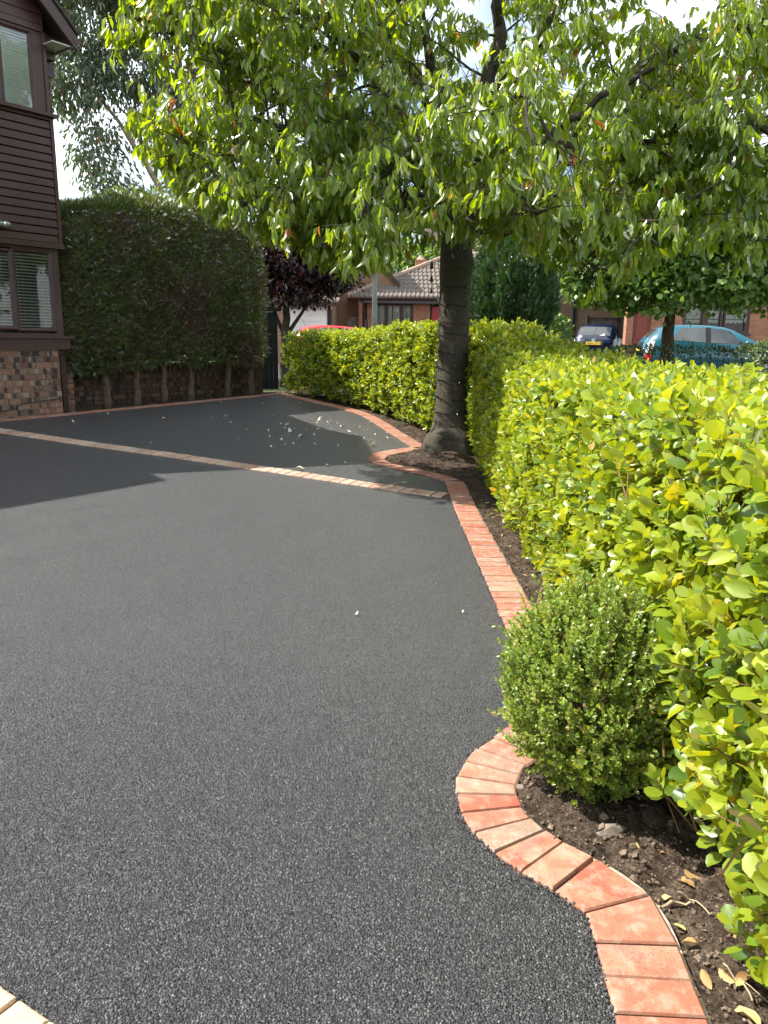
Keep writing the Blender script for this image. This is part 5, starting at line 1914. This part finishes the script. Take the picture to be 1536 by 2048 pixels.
for (x0, x1) in ((-.43, -.04), (.09, .60), (.72, 1.04)):
    MB().add([(x0, BY + .10, 1.33), (x1, BY + .10, 1.33), (x1, BY + .10, 2.90), (x0, BY + .10, 2.90)], [(0, 1, 2, 3)]).obj('pane', 'far_glass', bwo)
    n = 24
    v = []
    for zz in (1.3, 2.95):
        for i in range(n + 1):
            x = x0 + (x1 - x0) * i / n
            v.append((x, BY + .17 + .025 * math.sin(i * 1.9), zz))
    f = [(i, i + 1, n + 2 + i, n + 1 + i) for i in range(n) if not (8 <= i <= 9)]
    MB().add(v, f).obj('curtain', 'curtain', bwo)
dr = lb((1.92, BY + .1, GZ), (2.75, BY + .16, 2.88), 'red_door', 'door', bg_)
lb((1.83, BY + .05, GZ), (1.91, BY + .2, 2.98), 'dark_timber', 'door_frame', bg_)
lb((2.2, BY + .06, 2.10), (2.36, BY + .098, 2.42), 'white_pvc', 'door_notice', dr)
pantile_roof(bg_, 'roof_tiles', [(-1.6, BY - .45, 3.20), (6.5, BY - .45, 3.20), (6.5, BY + 4.6, 5.55), (3.45, BY + 4.6, 5.55)], 44, 12)
m = MB()
m.add([(-1.6, BY - .45, 3.2), (3.45, BY + 4.6, 5.55), (-1.6, BY + 9.6, 3.2)], [(0, 1, 2)])
m.obj('roof_side', 'pantile', bg_)
MB().tube([(-1.62, BY - .47, 3.24), (1.0, BY + 2.13, 4.45), (3.45, BY + 4.6, 5.60)], .12, 8).obj('hip_ridge', 'ridge_tile', bg_)
chm = lb((1.35, BY + 4.2, 4.0), (1.85, BY + 4.7, 5.15), 'red_brick', 'chimney', bg_)
MB().tube([(1.60, BY + 4.45, 5.15), (1.60, BY + 4.45, 5.24), (1.6, BY + 4.45, 5.36)], [.24, .16, .09], 10).obj('chimney_cap', 'ridge_tile', chm)
# tall brick house behind
th_ = thing('tall_house', 'tall red brick house end with brown fascia behind the bungalow', 'house', (5.2, 45, GZ))
lb((2.6, 45, GZ - .2), (8.0, 52, 6.8), 'red_brick', 'wall', th_)
lb((2.2, 44.7, 6.6), (8.3, 52.2, 6.85), 'brown_pvc', 'fascia', th_)
MB().tube([(3.35, 44.9, GZ), (3.35, 44.9, 6.7)], .09, 8).obj('downpipe', 'brown_pvc', th_)
m = MB()
m.add([(2.1, 44.6, 6.86), (8.4, 44.6, 6.86), (8.4, 48.5, 9.2), (2.1, 48.5, 9.2), (8.4, 52.4, 6.86), (2.1, 52.4, 6.86)], [(0, 1, 2, 3), (3, 2, 4, 5), (0, 3, 5), (1, 4, 2)])
m.obj('roof', 'roof_tile_dark', th_)
# side wall house behind the navy car
sh_ = thing('side_house', 'brick house side wall with black downpipe behind the navy car', 'house', (8.6, 34, GZ))
lb((6.6, 34, GZ - .2), (12.4, 40, 6.4), 'buff_brick', 'wall', sh_)
MB().tube([(8.05, 33.9, GZ), (8.05, 33.9, 6.2)], .07, 8).obj('downpipe', 'black_plastic', sh_)
m = MB()
m.add([(6.3, 33.6, 6.42), (12.7, 33.6, 6.42), (12.7, 37, 8.6), (6.3, 37, 8.6), (12.7, 40.4, 6.42), (6.3, 40.4, 6.42)], [(0, 1, 2, 3), (3, 2, 4, 5), (0, 3, 5), (1, 4, 2)])
m.obj('roof', 'pantile', sh_)
# timber side fence and gate behind the cars
tf = thing('timber_fence', 'weathered timber fence panels between the brick houses', 'fence', (9.4, 32, GZ))
for k in range(16):
    x = 8.15 + k * .15
    lb((x, 32 + .01 * (k % 2), GZ - .1), (x + .14, 32.03 + .01 * (k % 2), 2.42 + random.uniform(-.01, .01)), 'grey_timber', 'plank', tf)
for x in (8.1, 9.35, 10.55):
    lb((x, 31.95, GZ - .1), (x + .1, 32.05, 2.55), 'dark_timber', 'post', tf)
lb((8.1, 31.93, 2.43), (10.6, 32.06, 2.47), 'dark_timber', 'rail', tf)
# right hand brick house
rh = thing('right_house', 'red brick house with leaded windows and dull red door at right', 'house', (10.5, 26, GZ))
RY = 26.0
for (x0, x1, z0, z1) in ((7.9, 8.12, GZ - .2, 5.4), (8.72, 9.72, GZ - .2, 5.4), (11.93, 17.0, GZ - .2, 5.4), (9.72, 11.93, GZ - .2, 1.80), (9.72, 11.93, 3.05, 5.4), (8.12, 8.72, 2.72, 5.4)):
    lb((x0, RY, z0), (x1, RY + .3, z1), 'red_brick', 'wall', rh)
lb((9.0, RY + 1.5, GZ), (17, RY + 1.6, 5.3), 'room_dark', 'inner_wall', rh)
lb((7.6, RY - .4, 5.4), (17.2, RY + 7, 5.55), 'brown_pvc', 'fascia', rh)
m = MB()
m.add([(7.5, RY - .5, 5.56), (17.3, RY - .5, 5.56), (17.3, RY + 3.5, 7.8), (7.5, RY + 3.5, 7.8), (17.3, RY + 7.4, 5.56), (7.5, RY + 7.4, 5.56)], [(0, 1, 2, 3), (3, 2, 4, 5), (0, 3, 5), (1, 4, 2)])
m.obj('roof', 'pantile', rh)
d_ = lb((8.16, RY + .08, GZ), (8.68, RY + .14, 2.66), 'dull_red_door', 'door', rh)
for (z0, z1) in ((.75, 1.45), (1.6, 2.5)):
    lb((8.24, RY + .06, z0), (8.60, RY + .078, z1), 'dull_red_door', 'door_panel', d_)
m = MB()
for (x0, x1) in ((9.72, 9.86), (10.38, 10.58), (10.98, 11.06), (11.10, 11.16), (11.80, 11.93)):
    m.box((x0, RY + .04, 1.88), (x1, RY + .16, 2.98))
for (z0, z1) in ((1.80, 1.90), (2.96, 3.05)):
    m.box((9.72, RY + .03, z0), (11.93, RY + .17, z1))
m.box((9.66, RY - .05, 1.74), (11.99, RY + .03, 1.80))
rw = m.obj('window', 'brown_pvc', rh)
for (x0, x1) in ((9.86, 10.38), (10.58, 10.98), (11.16, 11.80)):
    MB().add([(x0, RY + .10, 1.9), (x1, RY + .10, 1.9), (x1, RY + .10, 2.96), (x0, RY + .10, 2.96)], [(0, 1, 2, 3)]).obj('pane', 'far_glass', rw)
    xm, zm, w_ = (x0 + x1) / 2, 2.55, (x1 - x0) / 2
    lead = MB()
    for P_ in ([(xm, 2.96), (xm, zm + .22)], [(xm, zm + .22), (xm + w_ * .55, zm)], [(xm + w_ * .55, zm), (xm, zm - .22)], [(xm, zm - .22), (xm - w_ * .55, zm)], [(xm - w_ * .55, zm), (xm, zm + .22)], [(xm, zm - .22), (xm, 2.2)], [(xm + w_ * .55, zm), (x1, zm)], [(xm - w_ * .55, zm), (x0, zm)]):
        lead.tube([(x, RY + .085, z) for x, z in P_], .010, 4)
    lead.obj('lead_came', 'grey_fascia', rw)
    # net blind with a scalloped hem
    n = 30
    v = [(x0 + (x1 - x0) * i / n, RY + .22, 2.98) for i in range(n + 1)] + [(x0 + (x1 - x0) * i / n, RY + .22, 2.18 - .05 * abs(math.sin(i / n * math.pi * 4))) for i in range(n + 1)]
    MB().add(v, [(i, i + 1, n + 2 + i, n + 1 + i) for i in range(n)]).obj('net_blind', 'curtain', rw)
    lb((x0, RY + .20, 2.24), (x1, RY + .215, 2.28), 'grey_fascia', 'blind_band', rw)

# dark timber fence and brick pier at the corner behind the hedge
cf = thing('dark_fence', 'black timber fence panel in the gap beside the conifer hedge', 'fence', (-2.55, 16.2, .5))
for k in range(4):
    lb((-2.62 + k * .10, 16.2, .4), (-2.525 + k * .10, 16.23, 2.0 + .01 * (k % 2)), 'black_timber', 'plank', cf)
lb((-2.66, 16.16, 2.02), (-2.16, 16.26, 2.10), 'black_timber', 'rail', cf)
pr = thing('brick_pier', 'narrow brick pier behind the purple plum trunk', 'pier', (-3.95, 29, .5))
lb((-4.0, 28.8, .4), (-3.62, 29.2, 2.55), 'buff_brick', 'shaft', pr)
lb((-4.05, 28.75, 2.552), (-3.57, 29.25, 2.63), 'concrete', 'cap', pr)

# lamp post
lp = thing('street_lamp', 'pale grey tapered street lamp column rising into the cherry leaves', 'street lamp', (-.33, 20, .5))
MB().tube([(-.29, 20, .45), (-.29, 20, 1.2), (-.285, 20, 3.2)], [.085, .075, .056], 14).obj('post', 'lamp_steel', lp, smooth=True)
MB().tube([(-.285, 20, 3.2), (-.285, 20, 3.25), (-.28, 20, 5.4)], [.056, .045, .038], 12).obj('upper_post', 'lamp_steel', lp, smooth=True)
MB().tube([(-.28, 20, 5.38), (-.28, 19.8, 5.55), (-.28, 19.2, 5.6)], .035, 8).obj('bracket', 'lamp_steel', lp)
m = MB().box((-.38, 18.7, 5.53), (-.18, 19.25, 5.66))
m.obj('lantern', 'lamp_steel', lp)


# ------------------------------------------------------------------ cars
def car(name, label, loc, rz, paint, L=3.9, W=1.68, H=1.5, hood=.30, rear='hatch', plate=None, badge=False):
    c = thing(name, label, 'car', loc, 'cars parked beyond the hedge', None, rz)
    M = Matrix.Translation(loc) @ Matrix.Rotation(rz, 4, 'Z')
    # u along the car, rear 0 -> front 1
    U = np.array([0, .012, .03, .06, .10, .16, .24, .34, .44, .53, .60, .66, .72, .78, .85, .92, .97, 1.0])
    roof = np.interp(U, [0, .012, .03, .09, .14, .22, .38, .50, .58, .745, .80, .93, 1.0], [.86, 1.0, 1.10, H - .10, H - .035, H - .005, H, H - .03, H - .09, 1.02, .97, .84, .62])
    belt = np.interp(U, [0, .012, .03, .10, .2, .45, .745, .80, .93, 1.0], [.80, .93, .97, 1.02, 1.00, .94, .93, .93, .80, .58])
    belt = np.minimum(belt, roof - .004)
    hw = np.interp(U, [0, .03, .10, .3, .7, .9, .97, 1.0], [.78, .90, .965, 1.0, 1.0, .93, .82, .68]) * W / 2
    rw_ = np.interp(U, [0, .03, .12, .3, .5, .6, .745, .8, 1.0], [.80, .74, .70, .70, .70, .70, .86, .9, .94]) * hw
    bot = np.interp(U, [0, .05, .1, .9, .95, 1], [.36, .26, .2, .2, .26, .34])
    ring = []
    for i in range(len(U)):
        x = (U[i] - .5) * L
        half = [(0, bot[i]), (hw[i] * .88, bot[i]), (hw[i] * .985, bot[i] + .16), (hw[i], .58 if belt[i] > .62 else belt[i] - .05), (hw[i] * .975, belt[i]), (rw_[i] + (hw[i] - rw_[i]) * .06, roof[i] - .035 if roof[i] - belt[i] > .08 else belt[i] + (roof[i] - belt[i]) * .6), (rw_[i] * .72, roof[i] - .004), (0, roof[i] + .012)]
        ring.append(half)
    K = 8
    V, F = [], []
    for i in range(len(U)):
        x = (U[i] - .5) * L
        full = ring[i] + [(-y, z) for y, z in ring[i][-2:0:-1]]
        V += [M @ Vector((x, y, z)) for y, z in full]
    nr = 2 * K - 2
    for i in range(len(U) - 1):
        for j in range(nr):
            j2 = (j + 1) % nr
            F.append((i * nr + j, i * nr + j2, (i + 1) * nr + j2, (i + 1) * nr + j))
    F.append(tuple(range(nr)))
    F.append(tuple((len(U) - 1) * nr + j for j in range(nr))[::-1])
    mb = MB().add(V, F)
    body = mb.obj('body', paint, c, smooth=True)

    def surf(u, k, side):
        """point on the skin: u along, ring position k (float)"""
        i = int(np.clip(np.searchsorted(U, u) - 1, 0, len(U) - 2))
        f = (u - U[i]) / (U[i + 1] - U[i])
        j = int(min(K - 2, math.floor(k)))
        g = k - j
        P = lambda a, b_: Vector(((U[a] - .5) * L, side * ring[a][b_][0], ring[a][b_][1]))
        p = (P(i, j) * (1 - g) + P(i, j + 1) * g) * (1 - f) + (P(i + 1, j) * (1 - g) + P(i + 1, j + 1) * g) * f
        return p

    def panel(nm, mat, quad, side, off=.008, n=7, par=c):
        """quad: four (u,k) corners, subdivided and laid proud of the skin"""
        pts_ = []
        for a in range(n + 1):
            for b_ in range(n + 1):
                fa, fb = a / n, b_ / n
                u = (quad[0][0] * (1 - fa) + quad[1][0] * fa) * (1 - fb) + (quad[3][0] * (1 - fa) + quad[2][0] * fa) * fb
                k = (quad[0][1] * (1 - fa) + quad[1][1] * fa) * (1 - fb) + (quad[3][1] * (1 - fa) + quad[2][1] * fa) * fb
                e = .004
                p = surf(u, k, side)
                du = surf(min(.999, u + e), k, side) - surf(max(.001, u - e), k, side)
                dk = surf(u, min(6.99, k + .02), side) - surf(u, max(.01, k - .02), side)
                nn = du.cross(dk)
                if nn.length < 1e-9:
                    nn = Vector((0, side, 0))
                nn.normalize()
                if nn.dot(p - Vector((0, 0, .7))) < 0:
                    nn = -nn
                pts_.append(M @ (p + nn * off))
        f = [(a * (n + 1) + b_, a * (n + 1) + b_ + 1, (a + 1) * (n + 1) + b_ + 1, (a + 1) * (n + 1) + b_) for a in range(n) for b_ in range(n)]
        return MB().add(pts_, f).obj(nm, mat, par, smooth=True)

    for s in (1, -1):
        panel('window', 'car_glass_dark', [(.17, 4.08), (.40, 4.08), (.40, 4.92), (.24, 4.9)], s)
        panel('window', 'car_glass_dark', [(.435, 4.08), (.655, 4.08), (.565, 4.9), (.435, 4.92)], s)
        panel('window', 'car_glass_dark', [(.66, 4.08), (.70, 4.08), (.645, 4.6), (.66, 4.5)], s, n=3)
        panel('pillar', 'black_plastic', [(.40, 4.05), (.435, 4.05), (.435, 4.94), (.40, 4.94)], s, .006, 3)
        mr = MB()
        p = M @ Vector(((.665 - .5) * L, s * (W / 2 + .06), .99))
        mr.lump(p, .085, (1.0, .9, .75), .05)
        mr.obj('mirror', paint, c, smooth=True)
        panel('door_line', 'black_plastic', [(.415, 2.0), (.418, 2.0), (.418, 4.0), (.415, 4.0)], s, .004, 4)
        if rear == 'hatch':
            hl = panel('tail_light', 'lamp_red', [(.010, 2.6), (.052, 2.6), (.052, 3.35), (.010, 3.35)], s, .012, 4)
            panel('tail_light', 'lamp_white', [(.010, 3.36), (.052, 3.36), (.072, 4.1), (.016, 4.0)], s, .012, 4)
        for ux in (.175, .81):
            wc = Vector(((ux - .5) * L, s * (W / 2 - .09), .30))
            ax_ = Vector((0, s * .1, 0))
            ty = MB()
            ty.tube([M @ (wc - ax_ * .6), M @ (wc - ax_ * .5), M @ (wc + ax_ * .9), M @ (wc + ax_ * 1.0)], [.25, .30, .30, .25], 22)
            w_ob = ty.obj('wheel', 'tyre', c, smooth=False)
            MB().tube([M @ (wc + ax_ * .6), M @ (wc + ax_ * 1.06)], [.20, .19], 18).obj('rim', 'alloy', w_ob)
    # windscreen, rear glass (both halves in one pane)
    for nm, (ua, ub) in (('windscreen', (.595, .735)), ('rear_window', (.034, .092))):
        for s in (1, -1):
            panel(nm, 'car_glass_dark', [(ua, 5.15), (ub, 5.15), (ub, 6.98), (ua, 6.98)], s, .006)
    if rear == 'hatch':
        def back(nm, mat, y0, y1, z0, z1, off=.0, par=c):
            pts_ = []
            for y, z in ((y0, z0), (y1, z0), (y1, z1), (y0, z1)):
                u = float(np.interp(z, [.86, 1.0, 1.10, H - .10], [0, .012, .03, .09]))
                pts_.append(M @ Vector(((u - .5) * L - .012 - off - .02 * (z < .9), y, z)))
            q = pts_ + [p + M.to_3x3() @ Vector((.02, 0, 0)) for p in pts_]
            return MB().add(q, [(0, 1, 2, 3), (0, 4, 5, 1), (1, 5, 6, 2), (2, 6, 7, 3), (3, 7, 4, 0)]).obj(nm, mat, par)
        tp_ = back('plate_recess', 'black_plastic', -.34, .34, .76, .99)
        pl = back('number_plate', 'plate_yellow', -.26, .26, .775, .885, .012)
        if plate:
            cu = bpy.data.curves.new('plate_text', 'FONT')
            cu.body = plate
            cu.size = .105
            cu.align_x = 'CENTER'
            cu.align_y = 'CENTER'
            cu.extrude = .001
            cu.materials.append(MATS['black_plastic'])
            tmp = bpy.data.objects.new('plate_text_curve', cu)
            COL.objects.link(tmp)
            me_t = bpy.data.meshes.new_from_object(tmp.evaluated_get(bpy.context.evaluated_depsgraph_get()))
            bpy.data.objects.remove(tmp)
            to = bpy.data.objects.new('plate_text', me_t)
            link(to, pl)
            to.matrix_parent_inverse = Matrix()
            to.matrix_basis = M @ Matrix.Translation((-L / 2 - .052, 0, .83)) @ Matrix.Rotation(R(-90), 4, 'Z') @ Matrix.Rotation(R(90), 4, 'X')
        if badge:
            bd = MB()
            for (y0, z0, y1, z1) in ((-.055, .895, -.035, .965), (.055, .895, .035, .965), (-.045, .93, .045, .93), (-.07, .975, .07, .975), (-.07, .975, -.055, .885), (.07, .975, .055, .885), (-.055, .885, .055, .885)):
                bd.tube([M @ Vector((-L / 2 - .028, y0, z0)), M @ Vector((-L / 2 - .028, y1, z1))], .009, 5)
            bd.obj('badge', 'chrome', c)
            wp = MB().tube([M @ Vector((-L / 2 + .11, .02, 1.07)), M @ Vector((-L / 2 + .16, -.26, 1.10))], .010, 5)
            wp.obj('rear_wiper', 'black_plastic', c)
            back('window_sticker', 'white_pvc', -.36, -.18, 1.115, 1.17, -.004)
            bump = back('bumper', paint, -.74, .74, .36, .70, .03)
    ae = MB().tube([M @ Vector((-L / 2 + .55, 0, H)), M @ Vector((-L / 2 + .42, 0, H + .22))], .006, 5)
    ae.obj('aerial', 'black_plastic', c)
    return c


plain('car_glass_dark', (0.05, 0.058, 0.058), 0.03, 0.9, var=0.05)
car('navy_hatchback', 'dark navy hatchback seen from behind with yellow number plate', (8.50, 30.7, .62), R(90 - 15.5 - 11), 'paint_navy', 3.84, 1.68, 1.54, plate='PK05 XYY', badge=True)
car('teal_hatchback', 'bright teal hatchback seen side on behind the low hedge', (8.48, 20.4, .50), R(-9), 'paint_teal', 3.66, 1.62, 1.43)
car('red_car', 'red car with only its roof showing above the far hedge', (-1.25, 26.6, .48), R(10), 'paint_red', 4.0, 1.68, 1.46)
print('TOTALS objects', len(bpy.data.objects), 'tris', sum(len(o.data.loops) - 2 * len(o.data.polygons) for o in bpy.data.objects if o.type == 'MESH'))
